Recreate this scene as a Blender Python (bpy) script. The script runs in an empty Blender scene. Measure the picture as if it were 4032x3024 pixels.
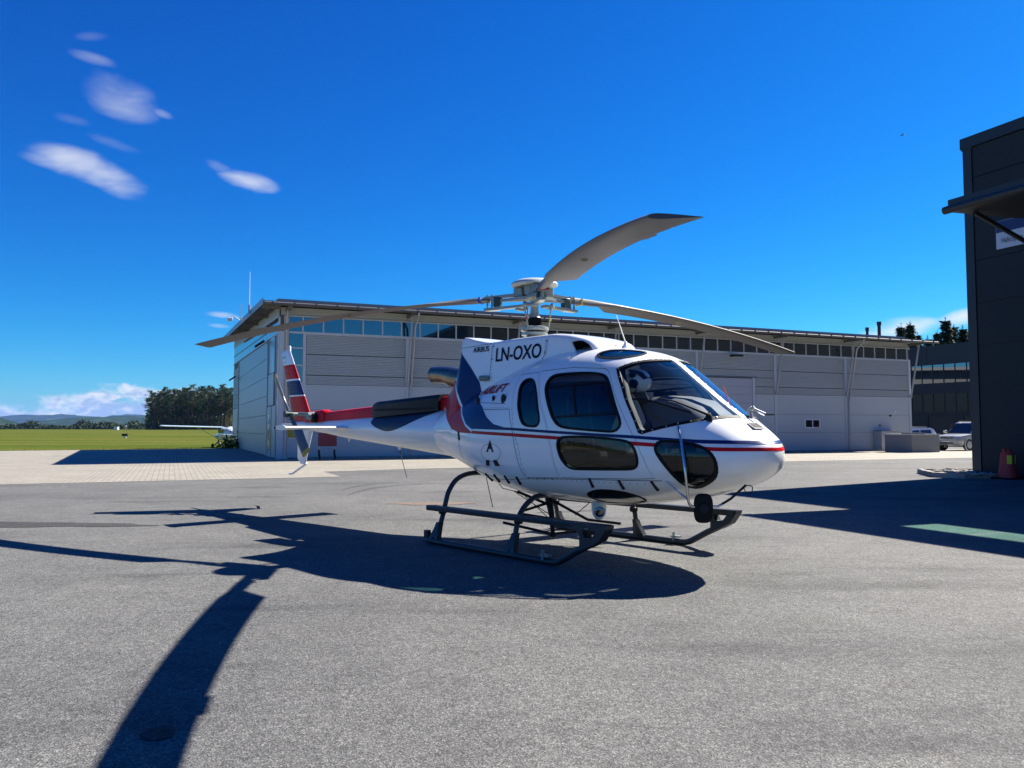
import bpy, bmesh, math, random
import numpy as np
from mathutils import Vector, Matrix
from mathutils.bvhtree import BVHTree
from math import radians as R, sin, cos, pi
random.seed(7); np.random.seed(7)
SC = bpy.context.scene; COL = SC.collection
# ------------------------------------------------------------------ camera
CAM_H = 1.378
cd = bpy.data.cameras.new('camera'); cam = bpy.data.objects.new('camera', cd); COL.objects.link(cam)
cd.sensor_width = 36; cd.lens = 3164.0/4032*36; cd.clip_start = .05; cd.clip_end = 40000
cam.location = (0, 0, CAM_H); cam.rotation_euler = (R(90+3.216), 0, 0); SC.camera = cam
SC.render.resolution_x = 1024; SC.render.resolution_y = 768
# ------------------------------------------------------------------ light
SUN_AZ, SUN_EL = 55.0, 42.0                      # azimuth from +Y towards +X
SD = Vector((sin(R(SUN_AZ))*cos(R(SUN_EL)), cos(R(SUN_AZ))*cos(R(SUN_EL)), sin(R(SUN_EL))))
sl = bpy.data.lights.new('sun', 'SUN'); so = bpy.data.objects.new('sun', sl); COL.objects.link(so)
sl.energy = 5.0; sl.angle = R(.5); sl.color = (1, .935, .83)
so.rotation_euler = (-SD).to_track_quat('-Z', 'Y').to_euler(); so.location = (40, 40, 60)
SC.view_settings.view_transform = 'Standard'; SC.view_settings.look = 'None'
SC.view_settings.exposure = 1.5; SC.view_settings.gamma = 1
SC.view_settings.use_curve_mapping = False
# ------------------------------------------------------------------ world
W = bpy.data.worlds.new('World'); SC.world = W; W.use_nodes = True
wn, wl = W.node_tree.nodes, W.node_tree.links
wn.clear()
def N(t, nodes=None, **kw):
    n = (nodes or wn).new(t)
    for k, v in kw.items(): setattr(n, k, v)
    return n
wo = N('ShaderNodeOutputWorld'); bg = N('ShaderNodeBackground'); bg.inputs[1].default_value = .05
sky = N('ShaderNodeTexSky', sky_type='NISHITA', sun_disc=False)
sky.sun_elevation = R(SUN_EL); sky.sun_rotation = R(SUN_AZ)
sky.air_density = 1.0; sky.dust_density = .25; sky.ozone_density = 4.0; sky.altitude = 200
hs = N('ShaderNodeHueSaturation'); hs.inputs['Saturation'].default_value = 1.22; hs.inputs['Value'].default_value = 1.0
wl.new(sky.outputs[0], hs.inputs['Color'])
sc3 = N('ShaderNodeSeparateColor'); wl.new(hs.outputs[0], sc3.inputs[0]); cc3 = N('ShaderNodeCombineColor')
tc = N('ShaderNodeTexCoord')
def mth(op, a, b=None, clamp=False, nodes=None, links=None):
    n = N('ShaderNodeMath', nodes, operation=op); n.use_clamp = clamp; l = links or wl
    for i, v in enumerate((a, b)):
        if v is None: continue
        if isinstance(v, (int, float)): n.inputs[i].default_value = v
        else: l.new(v, n.inputs[i])
    return n.outputs[0]
wl.new(mth('MULTIPLY', mth('POWER', sc3.outputs[0], 2.4), .028), cc3.inputs[0]); wl.new(mth('MULTIPLY', mth('POWER', sc3.outputs[1], 1.33), .385), cc3.inputs[1]); wl.new(mth('MULTIPLY', sc3.outputs[2], 1.0), cc3.inputs[2])
def dirpx(u, v):
    x = (u-2016)/3164; z = (1512-v)/3164; p = R(3.216)
    d = Vector((x, cos(p)-z*sin(p), sin(p)+z*cos(p))); return d.normalized()
def smooth(v, a, b):
    n = N('ShaderNodeMapRange', interpolation_type='SMOOTHSTEP'); wl.new(v, n.inputs[0])
    n.inputs[1].default_value = a; n.inputs[2].default_value = b; return n.outputs[0]
def noise(vec, sc, det, rough, dist=0):
    n = N('ShaderNodeTexNoise'); wl.new(vec, n.inputs['Vector']); n.inputs['Scale'].default_value = sc
    n.inputs['Detail'].default_value = det; n.inputs['Roughness'].default_value = rough; n.inputs['Distortion'].default_value = dist
    return n.outputs[0]
gen = tc.outputs['Generated']
mp = N('ShaderNodeMapping'); mp.inputs['Scale'].default_value = (1, 1, 2.6); wl.new(gen, mp.inputs[0])
nz_fine = noise(mp.outputs[0], 26, 8, .62, .3)
nz_wisp = noise(mp.outputs[0], 15, 5, .5, .3)
dens = None
# wisps: (pixel x, y, half width, half height, tilt deg, density)
for (u, v, a, b, t, k) in [(470, 390, 135, 88, 18, .5), (640, 447, 42, 17, 12, .35), (365, 672, 190, 60, 17, .8), (240, 640, 110, 32, 4, .4),
                           (970, 712, 110, 38, 8, .85), (370, 232, 85, 22, 6, .3), (360, 143, 60, 18, -14, .13), (450, 565, 90, 20, 12, .10), (285, 472, 60, 18, 5, .08), (875, 1240, 75, 15, 3, .7), (860, 1282, 45, 10, 3, .35), (860, 655, 60, 22, 14, .25), (3545, 1290, 135, 42, -8, 1.0), (3470, 1312, 90, 20, 0, .8), (3640, 1268, 60, 22, -5, .8), (3790, 1248, 95, 30, -8, 1.0)]:
    c = dirpx(u, v); rt = Vector((c.y, -c.x, 0)).normalized(); up = rt.cross(c)
    t = R(-t); e1 = rt*cos(t)+up*sin(t); e2 = -rt*sin(t)+up*cos(t)
    o = []
    for e, s in ((e1, a/3300), (e2, b/3300)):
        dn = N('ShaderNodeVectorMath', operation='DOT_PRODUCT'); wl.new(gen, dn.inputs[0]); dn.inputs[1].default_value = e/s
        o.append(mth('POWER', mth('ABSOLUTE', dn.outputs['Value']), 2))
    fr = N('ShaderNodeVectorMath', operation='DOT_PRODUCT'); wl.new(gen, fr.inputs[0]); fr.inputs[1].default_value = c
    m = mth('SUBTRACT', 1, mth('ADD', o[0], o[1]))
    m = mth('ADD', m, mth('MULTIPLY', mth('SUBTRACT', nz_wisp, .5), 2.2))
    m = mth('MULTIPLY', smooth(m, -.2, 1.75), mth('GREATER_THAN', fr.outputs['Value'], .9))
    m = mth('MULTIPLY', m, k)
    dens = m if dens is None else mth('MAXIMUM', dens, m)
# cumulus belt low over the horizon, all the way round
sep = N('ShaderNodeSeparateXYZ'); wl.new(gen, sep.inputs[0])
mp2 = N('ShaderNodeMapping'); mp2.inputs['Scale'].default_value = (1, 1, 2.2); mp2.inputs['Location'].default_value = (3.1, .4, 0); wl.new(gen, mp2.inputs[0])
n_big = noise(mp2.outputs[0], 9, 2, .5); n_c = noise(mp2.outputs[0], 34, 10, .6, .25)
h = mth('ADD', mth('MULTIPLY', n_big, .085), mth('MULTIPLY', n_c, .06))     # local cloud-top height
belt = smooth(mth('SUBTRACT', mth('SUBTRACT', h, .031), sep.outputs[2]), -.003, .012)
belt = mth('MULTIPLY', belt, smooth(n_c, .27, .43))
dens2 = mth('MAXIMUM', dens, mth('MULTIPLY', belt, .93))
# belt cloud shading painted in: white tops, grey-blue lower parts
depth_ = mth('SUBTRACT', mth('SUBTRACT', h, .031), sep.outputs[2]); n_f = noise(mp2.outputs[0], 75, 8, .6, .2)
lum = mth('MAXIMUM', smooth(mth('SUBTRACT', mth('ADD', mth('MULTIPLY', n_f, 1.6), -.30), mth('MULTIPLY', depth_, 17)), .0, .55), mth('SUBTRACT', 1, smooth(belt, .02, .3)))
ccol = N('ShaderNodeMix', data_type='RGBA'); wl.new(lum, ccol.inputs['Factor'])
ccol.inputs['A'].default_value = (2.7, 3.7, 5.4, 1); ccol.inputs['B'].default_value = (6.6, 6.8, 6.9, 1)
mixc = N('ShaderNodeMix', data_type='RGBA'); wl.new(dens2, mixc.inputs['Factor']); wl.new(cc3.outputs[0], mixc.inputs['A']); wl.new(ccol.outputs['Result'], mixc.inputs['B'])
wl.new(mixc.outputs['Result'], bg.inputs[0]); wl.new(bg.outputs[0], wo.inputs[0])

# ================================================================== helpers
def lab(o, label=None, cat=None, group=None, kind=None):
    if label: o['label'] = label
    if cat: o['category'] = cat
    if group: o['group'] = group
    if kind: o['kind'] = kind
    return o
def empty(name, loc=(0, 0, 0), rz=0):
    o = bpy.data.objects.new(name, None); COL.objects.link(o); o.location = loc; o.rotation_euler = (0, 0, rz); o.empty_display_size = .1
    return o
MATS = {}
def mat(name, col=(.5, .5, .5), rough=.5, metal=0, coat=0, bump=0, bscale=40, var=0, vscale=3, spec=.5, alpha=None):
    if name in MATS: return MATS[name]
    m = bpy.data.materials.new(name); m.use_nodes = True; n, l = m.node_tree.nodes, m.node_tree.links
    b = n['Principled BSDF']; b.inputs['Base Color'].default_value = (*col, 1); b.inputs['Roughness'].default_value = rough
    b.inputs['Metallic'].default_value = metal; b.inputs['Coat Weight'].default_value = coat; b.inputs['Specular IOR Level'].default_value = spec
    b.inputs['Coat Roughness'].default_value = .04
    tcn = n.new('ShaderNodeTexCoord')
    if var:
        t = n.new('ShaderNodeTexNoise'); t.inputs['Scale'].default_value = vscale; t.inputs['Detail'].default_value = 6; t.inputs['Roughness'].default_value = .6
        l.new(tcn.outputs['Object'], t.inputs['Vector'])
        mr = n.new('ShaderNodeMapRange'); mr.inputs[1].default_value = .25; mr.inputs[2].default_value = .75
        mr.inputs[3].default_value = 1-var; mr.inputs[4].default_value = 1+var; l.new(t.outputs[0], mr.inputs[0])
        mx = n.new('ShaderNodeMix'); mx.data_type = 'RGBA'; mx.blend_type = 'MULTIPLY'; mx.inputs['Factor'].default_value = 1
        mx.inputs['A'].default_value = (*col, 1); l.new(mr.outputs[0], mx.inputs['B']); l.new(mx.outputs['Result'], b.inputs['Base Color'])
        mr2 = n.new('ShaderNodeMapRange'); mr2.inputs[3].default_value = max(0, rough-.06); mr2.inputs[4].default_value = min(1, rough+.1); l.new(t.outputs[0], mr2.inputs[0]); l.new(mr2.outputs[0], b.inputs['Roughness'])
    if bump:
        t2 = n.new('ShaderNodeTexNoise'); t2.inputs['Scale'].default_value = bscale; t2.inputs['Detail'].default_value = 4; l.new(tcn.outputs['Object'], t2.inputs['Vector'])
        bp = n.new('ShaderNodeBump'); bp.inputs['Strength'].default_value = bump; bp.inputs['Distance'].default_value = .02; l.new(t2.outputs[0], bp.inputs['Height']); l.new(bp.outputs[0], b.inputs['Normal'])
    MATS[name] = m; return m
def glass(name, tint, ior=1.5, gl=(1, 1, 1)):
    m = bpy.data.materials.new(name); m.use_nodes = True; n, l = m.node_tree.nodes, m.node_tree.links; n.clear()
    out = n.new('ShaderNodeOutputMaterial'); tr = n.new('ShaderNodeBsdfTransparent'); tr.inputs[0].default_value = (*tint, 1)
    g = n.new('ShaderNodeBsdfGlossy'); g.inputs['Roughness'].default_value = .015; g.inputs[0].default_value = (*gl, 1)
    f = n.new('ShaderNodeLayerWeight'); mx = n.new('ShaderNodeMixShader'); pw = n.new('ShaderNodeMath'); pw.operation = 'POWER'; pw.inputs[1].default_value = 5; l.new(f.outputs['Facing'], pw.inputs[0])
    f0 = ((ior-1)/(ior+1))**2; ma = n.new('ShaderNodeMath'); ma.operation = 'MULTIPLY_ADD'; ma.inputs[1].default_value = 1-f0; ma.inputs[2].default_value = f0; l.new(pw.outputs[0], ma.inputs[0])
    l.new(ma.outputs[0], mx.inputs[0]); l.new(tr.outputs[0], mx.inputs[1]); l.new(g.outputs[0], mx.inputs[2]); l.new(mx.outputs[0], out.inputs[0])
    MATS[name] = m; return m
class MB:
    def __init__(s): s.v = []; s.f = []
    def add(s, vs, fs):
        k = len(s.v); s.v += [tuple(map(float, p)) for p in vs]; s.f += [tuple(i+k for i in f) for f in fs]; return s
    def box(s, x0, x1, y0, y1, z0, z1):
        if x0 > x1: x0, x1 = x1, x0
        if y0 > y1: y0, y1 = y1, y0
        if z0 > z1: z0, z1 = z1, z0
        v = [(x, y, z) for z in (z0, z1) for (x, y) in ((x0, y0), (x1, y0), (x1, y1), (x0, y1))]
        return s.add(v, [(3, 2, 1, 0), (4, 5, 6, 7), (0, 1, 5, 4), (1, 2, 6, 5), (2, 3, 7, 6), (3, 0, 4, 7)])
    def prism(s, pts, lo, hi, axis='y'):
        n = len(pts)
        def P(a, b, t): return {'y': (a, t, b), 'z': (a, b, t), 'x': (t, a, b)}[axis]
        v = [P(a, b, lo) for a, b in pts]+[P(a, b, hi) for a, b in pts]
        f = [tuple(range(n)), tuple(range(2*n-1, n-1, -1))]+[(i, i+n, (i+1) % n+n, (i+1) % n) for i in range(n)]
        return s.add(v, f)
    def tube(s, pts, r, n=10, cap=True, sq=1.0):
        pts = [Vector(p) for p in pts]; rs = r if isinstance(r, (list, tuple)) else [r]*len(pts)
        t0 = (pts[1]-pts[0]).normalized(); up = Vector((0, 0, 1)) if abs(t0.z) < .9 else Vector((1, 0, 0))
        a = t0.cross(up).normalized(); k = len(s.v)
        for i, p in enumerate(pts):
            t = (pts[min(i+1, len(pts)-1)]-pts[max(i-1, 0)]).normalized()
            a = (a-t*a.dot(t)).normalized(); b = t.cross(a)
            for j in range(n):
                q = 2*pi*j/n; c = p+a*cos(q)*rs[i]+b*sin(q)*rs[i]*sq; s.v.append(tuple(c))
        for i in range(len(pts)-1):
            for j in range(n):
                j2 = (j+1) % n; s.f.append((k+i*n+j, k+i*n+j2, k+(i+1)*n+j2, k+(i+1)*n+j))
        if cap: s.f.append(tuple(k+j for j in range(n-1, -1, -1))); s.f.append(tuple(k+(len(pts)-1)*n+j for j in range(n)))
        return s
    def lathe(s, prof, c=(0, 0, 0), n=20, axis='z'):
        k = len(s.v)
        for r, z in prof:
            for j in range(n):
                a = 2*pi*j/n; x, y = r*cos(a), r*sin(a)
                p = {'z': (x, y, z), 'x': (z, x, y), 'y': (y, z, x)}[axis]
                s.v.append((p[0]+c[0], p[1]+c[1], p[2]+c[2]))
        for i in range(len(prof)-1):
            for j in range(n):
                j2 = (j+1) % n; s.f.append((k+i*n+j, k+i*n+j2, k+(i+1)*n+j2, k+(i+1)*n+j))
        s.f.append(tuple(k+j for j in range(n-1, -1, -1))); s.f.append(tuple(k+(len(prof)-1)*n+j for j in range(n)))
        return s
    def loft(s, rings, cap=True):
        k = len(s.v); n = len(rings[0])
        for r in rings: s.v += [tuple(map(float, p)) for p in r]
        for i in range(len(rings)-1):
            for j in range(n):
                j2 = (j+1) % n; s.f.append((k+i*n+j, k+i*n+j2, k+(i+1)*n+j2, k+(i+1)*n+j))
        if cap: s.f.append(tuple(k+j for j in range(n-1, -1, -1))); s.f.append(tuple(k+(len(rings)-1)*n+j for j in range(n)))
        return s
    def xf(s, M, start=0):
        for i in range(start, len(s.v)): s.v[i] = tuple(M @ Vector(s.v[i]))
        return s
    def mesh(s, name='m'):
        me = bpy.data.meshes.new(name); me.from_pydata(s.v, [], s.f)
        bm = bmesh.new(); bm.from_mesh(me); bmesh.ops.recalc_face_normals(bm, faces=bm.faces); bm.to_mesh(me); bm.free(); return me
    def build(s, name, m, parent=None, smooth=None, bevel=0):
        return obj(name, s.mesh(name), m, parent, smooth, bevel)
def obj(name, me, m, parent=None, smooth=None, bevel=0):
    me.materials.clear(); me.materials.append(m)
    if smooth is not None:
        me.polygons.foreach_set('use_smooth', [True]*len(me.polygons)); me.set_sharp_from_angle(angle=R(smooth))
    o = bpy.data.objects.new(name, me); COL.objects.link(o)
    if parent: o.parent = parent
    if bevel:
        b = o.modifiers.new('b', 'BEVEL'); b.width = bevel; b.segments = 2; b.limit_method = 'ANGLE'; b.angle_limit = R(40)
    return o
def copy_tree(o, parent=None):
    c = o.copy(); COL.objects.link(c); c.parent = parent
    for ch in list(o.children): copy_tree(ch, c)
    return c
def boolean(a, b, op):
    oa = bpy.data.objects.new('ta', a); ob = bpy.data.objects.new('tb', b); COL.objects.link(oa); COL.objects.link(ob)
    md = oa.modifiers.new('x', 'BOOLEAN'); md.operation = op; md.object = ob; md.solver = 'EXACT'
    for k in range(5):
        if k: ob.location = (.0006*k, .0011*k, -.0007*k)
        if k == 4: md.solver = 'FAST'
        dg = bpy.context.evaluated_depsgraph_get(); dg.update(); me = bpy.data.meshes.new_from_object(oa.evaluated_get(dg), depsgraph=dg)
        if len(me.polygons): break
    else: print('EMPTY BOOLEAN', op, len(a.polygons), len(b.polygons))
    bpy.data.objects.remove(oa); bpy.data.objects.remove(ob); return me
def resample(pts, step):
    P = np.array(list(pts)+[pts[0]]); d = np.r_[0, np.cumsum(np.hypot(*np.diff(P, axis=0).T))]; n = max(8, int(d[-1]/step)); t = np.linspace(0, d[-1], n, endpoint=False)
    Q = np.stack([np.interp(t, d, P[:, 0]), np.interp(t, d, P[:, 1])], 1)
    Q = .25*np.roll(Q, 1, 0)+.5*Q+.25*np.roll(Q, -1, 0)
    return [tuple(q) for q in Q]
def spline(pts, n=6, closed=True):
    out = []; m = len(pts)
    rng = range(m if closed else m-1)
    for i in rng:
        p = [np.array(pts[(i+k) % m if closed else min(max(i+k, 0), m-1)], float) for k in (-1, 0, 1, 2)]
        for j in range(n):
            t = j/n; out.append(tuple(.5*((2*p[1])+(-p[0]+p[2])*t+(2*p[0]-5*p[1]+4*p[2]-p[3])*t*t+(-p[0]+3*p[1]-3*p[2]+p[3])*t**3)))
    if not closed: out.append(tuple(pts[-1]))
    return out
def inset(pts, d):
    n = len(pts); A = sum(pts[i][0]*pts[(i+1) % n][1]-pts[(i+1) % n][0]*pts[i][1] for i in range(n)); sg = 1 if A > 0 else -1
    out = []
    for i in range(n):
        p0, p1, p2 = [np.array(pts[(i+k) % n]) for k in (-1, 0, 1)]
        a = (p1-p0)/max(1e-9, np.hypot(*(p1-p0))); b = (p2-p1)/max(1e-9, np.hypot(*(p2-p1)))
        nn = np.array([-(a+b)[1], (a+b)[0]]); nn = nn/max(1e-9, np.hypot(*nn)); c = max(.35, float(np.dot(nn, [-a[1], a[0]])))
        out.append(tuple(p1+nn*sg*d/c))
    return out

# ------------------------------------------------------------------ materials
white = mat('white_paint', (.84, .845, .82), .22, coat=.6, var=.03, vscale=2)
red = mat('red_paint', (.52, .008, .014), .35, spec=.12)
blue = mat('blue_paint', (.007, .022, .115), .3, spec=.15)
navy_text = mat('navy_lettering', (.008, .009, .022), .5, spec=.15)
maroon = mat('maroon_lettering', (.40, .01, .02), .5, spec=.15)
black = mat('black_rubber', (.008, .008, .009), .6, spec=.15)
blackp = mat('black_satin_paint', (.008, .009, .012), .5, spec=.25)
anthra = mat('anthracite_metal', (.03, .036, .045), .42, metal=.3, var=.12, vscale=6)
bladeg = mat('blade_grey', (.125, .12, .115), .5, var=.08, vscale=3)
gmetal = mat('pale_green_grey_metal', (.27, .30, .285), .4, metal=.3)
dgreen = mat('dark_green_elastomer', (.02, .05, .05), .5)
steel = mat('polished_steel', (.6, .62, .64), .2, metal=1)
chrome = mat('chrome', (.62, .62, .61), .24, metal=1)
exh = mat('heat_stained_steel', (.28, .21, .15), .3, metal=1, var=.35, vscale=9)
darkin = mat('dark_interior', (.02, .021, .024), .75)
lining = mat('cabin_lining', (.22, .22, .23), .8)
seatm = mat('black_seat_fabric', (.012, .013, .016), .8, bump=.3, bscale=90)
dashm = mat('grey_dash', (.11, .11, .112), .7, bump=.1, bscale=120)
yellow = mat('yellow_tip', (.5, .3, .03), .45)
g_side = glass('tinted_side_glass', (.56, .58, .60), 1.55)
g_wind = glass('windscreen_glass', (.90, .93, .95), 1.33)
g_green = glass('green_roof_glass', (.55, .92, .85), 1.45)
g_dark = glass('dark_lower_glass', (.66, .68, .69), 1.40)

# ================================================================== ground
def ground_mat(name, kind, dark=1):
    m = bpy.data.materials.new(name); m.use_nodes = True; n, l = m.node_tree.nodes, m.node_tree.links; b = n['Principled BSDF']
    g = n.new('ShaderNodeNewGeometry'); pos = g.outputs['Position']
    def nz(sc, det=5, ro=.6, sx=None):
        t = n.new('ShaderNodeTexNoise'); t.inputs['Scale'].default_value = sc; t.inputs['Detail'].default_value = det; t.inputs['Roughness'].default_value = ro
        v = pos
        if sx:
            q = n.new('ShaderNodeMapping'); q.inputs['Scale'].default_value = sx[:3]; q.inputs['Rotation'].default_value = (0, 0, sx[3]); l.new(pos, q.inputs[0]); v = q.outputs[0]
        l.new(v, t.inputs['Vector']); return t.outputs[0]
    def ramp(v, st):
        r = n.new('ShaderNodeValToRGB'); e = r.color_ramp.elements
        while len(e) < len(st): e.new(.5)
        for k, (p, c) in enumerate(st): e[k].position = p; e[k].color = (*c, 1)
        l.new(v, r.inputs[0]); return r.outputs[0]
    def mul(a, bb, f=1.0, bt='MULTIPLY'):
        x = n.new('ShaderNodeMix'); x.data_type = 'RGBA'; x.blend_type = bt; x.inputs['Factor'].default_value = f; l.new(a, x.inputs['A']); l.new(bb, x.inputs['B']); return x.outputs['Result']
    def bumpn(h, s, d):
        q = n.new('ShaderNodeBump'); q.inputs['Strength'].default_value = s; q.inputs['Distance'].default_value = d; l.new(h, q.inputs['Height']); l.new(q.outputs[0], b.inputs['Normal'])
    if kind == 'asphalt':
        v = n.new('ShaderNodeTexVoronoi'); v.inputs['Scale'].default_value = 125; l.new(pos, v.inputs['Vector'])
        sp = n.new('ShaderNodeSeparateColor'); l.new(v.outputs['Color'], sp.inputs[0])
        stone = ramp(sp.outputs[0], [(0, (.066, .067, .068)), (.3, (.105, .107, .107)), (.62, (.132, .134, .132)), (.88, (.172, .173, .169)), (1, (.25, .25, .246))])
        edge = ramp(v.outputs['Distance'], [(0, (1, 1, 1)), (.55, (.95, .95, .95)), (.9, (.6, .6, .61))])
        c = mul(stone, edge)
        v2 = n.new('ShaderNodeTexVoronoi'); v2.inputs['Scale'].default_value = 38; l.new(pos, v2.inputs['Vector'])
        sp2 = n.new('ShaderNodeSeparateColor'); l.new(v2.outputs['Color'], sp2.inputs[0])
        c = mul(c, ramp(sp2.outputs[1], [(0, (.80, .80, .80)), (.5, (1, 1, 1)), (1, (1.18, 1.17, 1.14))]))
        c = mul(c, ramp(nz(.35, 6, .6), [(.3, (.80, .80, .81)), (.52, (1, 1, 1)), (.72, (1.10, 1.09, 1.06))]))
        c = mul(c, ramp(nz(.55, 6, .68, (.35, 1.6, 1, R(-52))), [(.34, (.60, .60, .62)), (.46, (1, 1, 1)), (1, (1.06, 1.05, 1.03))]), .8)
        c = mul(c, ramp(nz(2.3, 4, .6), [(.3, (.88, .88, .88)), (.6, (1.05, 1.05, 1.04))]))
        c = mul(c, ramp(nz(.09, 4, .55), [(.35, (.86, .86, .87)), (.65, (1.08, 1.08, 1.06))]))
        if dark != 1: c = mul(c, ramp(nz(.5), [(0, (dark, dark, dark*1.02)), (1, (dark, dark, dark*1.02))]))
        l.new(c, b.inputs['Base Color']); b.inputs['Roughness'].default_value = .85; b.inputs['Specular IOR Level'].default_value = .2
        bumpn(v.outputs['Distance'], .55, .006)
    elif kind == 'paver':
        q = n.new('ShaderNodeMapping'); q.vector_type = 'POINT'; q.inputs['Rotation'].default_value = (0, 0, R(-23-90)); l.new(pos, q.inputs[0])
        br = n.new('ShaderNodeTexBrick'); l.new(q.outputs[0], br.inputs['Vector']); br.inputs['Scale'].default_value = 1; br.offset = .5
        br.inputs['Brick Width'].default_value = .30; br.inputs['Row Height'].default_value = .15; br.inputs['Mortar Size'].default_value = .011; br.inputs['Mortar Smooth'].default_value = .4
        br.inputs['Color1'].default_value = (.27, .25, .205, 1); br.inputs['Color2'].default_value = (.225, .21, .175, 1); br.inputs['Mortar'].default_value = (.13, .122, .10, 1)
        c = mul(br.outputs['Color'], ramp(nz(.5, 5, .6), [(.3, (.86, .86, .86)), (.7, (1.1, 1.09, 1.07))]))
        c = mul(c, ramp(nz(14, 4, .6), [(.3, (.85, .85, .85)), (.7, (1.1, 1.1, 1.1))]))
        l.new(c, b.inputs['Base Color']); b.inputs['Roughness'].default_value = .8
    elif kind == 'grass':
        c = ramp(nz(.05, 7, .65, (.25, 1.4, 1, R(-6))), [(.25, (.040, .064, .015)), (.45, (.070, .094, .022)), (.6, (.108, .112, .034)), (.75, (.145, .12, .050))])
        c = mul(c, ramp(nz(.9, 6, .7), [(.3, (.7, .7, .65)), (.7, (1.15, 1.15, 1.05))]))
        c = mul(c, ramp(nz(9, 3, .6), [(.3, (.65, .7, .6)), (.7, (1.2, 1.2, 1.1))]))
        l.new(c, b.inputs['Base Color']); b.inputs['Roughness'].default_value = 1; b.inputs['Specular IOR Level'].default_value = 0
    MATS[name] = m; return m
asph = ground_mat('asphalt', 'asphalt'); pav = ground_mat('concrete_pavers', 'paver'); grs = ground_mat('field_grass', 'grass')
HA = Vector((-10.79, 37.17, 0)); HU = Vector((cos(R(23)), sin(R(23)), 0)); HV = Vector((-sin(R(23)), cos(R(23)), 0))
def hang(u, v, z=0): p = HA+HU*u+HV*v; return (p.x, p.y, z)
def sheet(name, pts, m, thick=False):
    o = (MB().prism([p[:2] for p in pts], -.5+pts[0][2], pts[0][2], 'z') if thick else MB().add(pts, [tuple(range(len(pts)))])).build(name, m); o['kind'] = 'structure'
    if not thick and o.data.polygons[0].normal.z < 0: o.data.flip_normals()
    return o
# terrain: one sheet to the horizon, rising a little far out
def terrain():
    vs = []; fs = []; rs = [0, 30, 60, 120, 250, 420, 700, 1200, 2500, 5000, 9000, 11500]; n = 72
    def zz(r): return -.30 if r < 130 else -.30+min(1.5, (r-130)/300*1.38)
    vs.append((0, 30, -.30))
    for r in rs[1:]:
        for j in range(n): a = 2*pi*j/n; vs.append((r*cos(a), 30+r*sin(a), zz(r)))
    for j in range(n): fs.append((0, 1+j, 1+(j+1) % n))
    for i in range(len(rs)-2):
        for j in range(n): fs.append((1+i*n+j, 1+(i+1)*n+j, 1+(i+1)*n+(j+1) % n, 1+i*n+(j+1) % n))
    o = MB().add(vs, fs).build('grass_field', grs, smooth=60); o['kind'] = 'structure'; return o
terrain()
sheet('asphalt_apron', [hang(-75, -60, 0), hang(75, -70, 0), hang(110, 20, 0), hang(110, 60, 0), hang(41, 60, 0), hang(41, -5, 0), hang(-75, -5, 0)], asph, True)
sheet('paved_forecourt', [hang(-75, -15.2, .004), hang(0, -14.9, .004), hang(0, -12, .004), hang(3, -11.3, .004), hang(75, -11.2, .004), hang(75, -.0, .004), hang(0, 0, .004), hang(0, 23, .004), hang(-75, 12.5, .004)], pav, True)
# worn marks
def blob(name, c, a, b, rot, m, z=.0045, n=40, jag=.12, parent=None, seed=1):
    rr = random.Random(seed); ph = [rr.uniform(0, 6.28) for _ in range(4)]
    pts = []
    for i in range(n):
        t = 2*pi*i/n; k = 1+jag*(sin(3*t+ph[0])+.6*sin(5*t+ph[1])+.5*sin(9*t+ph[2])); x, y = a*cos(t)*k, b*sin(t)*k
        pts.append((c[0]+x*cos(rot)-y*sin(rot), c[1]+x*sin(rot)+y*cos(rot), z))
    return sheet(name, pts, m)
patchm = ground_mat('patched_asphalt', 'asphalt', .72)
wetm = ground_mat('stained_asphalt', 'asphalt', .42)
# ================================================================== helicopter
HEL = empty('helicopter', (.252, 10.014, 0), R(-48.406))
lab(HEL, 'white helicopter with red and blue stripes parked on its skids on the apron', 'helicopter')
ST = np.array([
[3.333,1.125,1.195,1.16,.0375,2,2],[3.319,1.065,1.228,1.15,.1375,2.1,2.1],[3.265,.995,1.277,1.13,.25,2.15,2.2],[3.161,.91,1.36,1.12,.45,2.2,2.3],
[3.0,.824,1.482,1.11,.562,2.2,2.4],[2.8,.762,1.621,1.11,.694,2.2,2.5],[2.5,.684,1.854,1.11,.815,2.2,2.6],[2.16,.631,2.106,1.12,.892,2.3,2.7],
[1.9,.594,2.207,1.13,.915,2.5,2.8],[1.5,.57,2.273,1.14,.925,2.7,2.8],[1.1,.576,2.293,1.15,.925,2.7,2.8],[.7,.578,2.262,1.16,.915,2.6,2.8],
[.3,.612,2.181,1.18,.877,2.5,2.7],[-.2,.693,2.051,1.22,.796,2.3,2.6],[-.7,.816,1.931,1.28,.652,2.2,2.4],[-1.2,.929,1.8,1.33,.473,2.1,2.2],[-1.6,1.011,1.68,1.34,.342,2,2]])
def interp(S, X):
    S = S[::-1]; x = S[:, 0]; hh = np.diff(x); out = []
    for j in range(1, S.shape[1]):
        y = S[:, j]; d = np.diff(y)/hh; m = np.zeros(len(x)); m[0] = d[0]; m[-1] = d[-1]
        for i in range(1, len(x)-1):
            if d[i-1]*d[i] > 0: m[i] = (hh[i-1]+hh[i])*3/((2*hh[i]+hh[i-1])/d[i-1]+(hh[i]+2*hh[i-1])/d[i])
        i = np.clip(np.searchsorted(x, X)-1, 0, len(x)-2); t = (X-x[i])/hh[i]
        out.append((2*t**3-3*t**2+1)*y[i]+(t**3-2*t**2+t)*hh[i]*m[i]+(-2*t**3+3*t**2)*y[i+1]+(t**3-t**2)*hh[i]*m[i+1])
    return np.array(out).T
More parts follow.
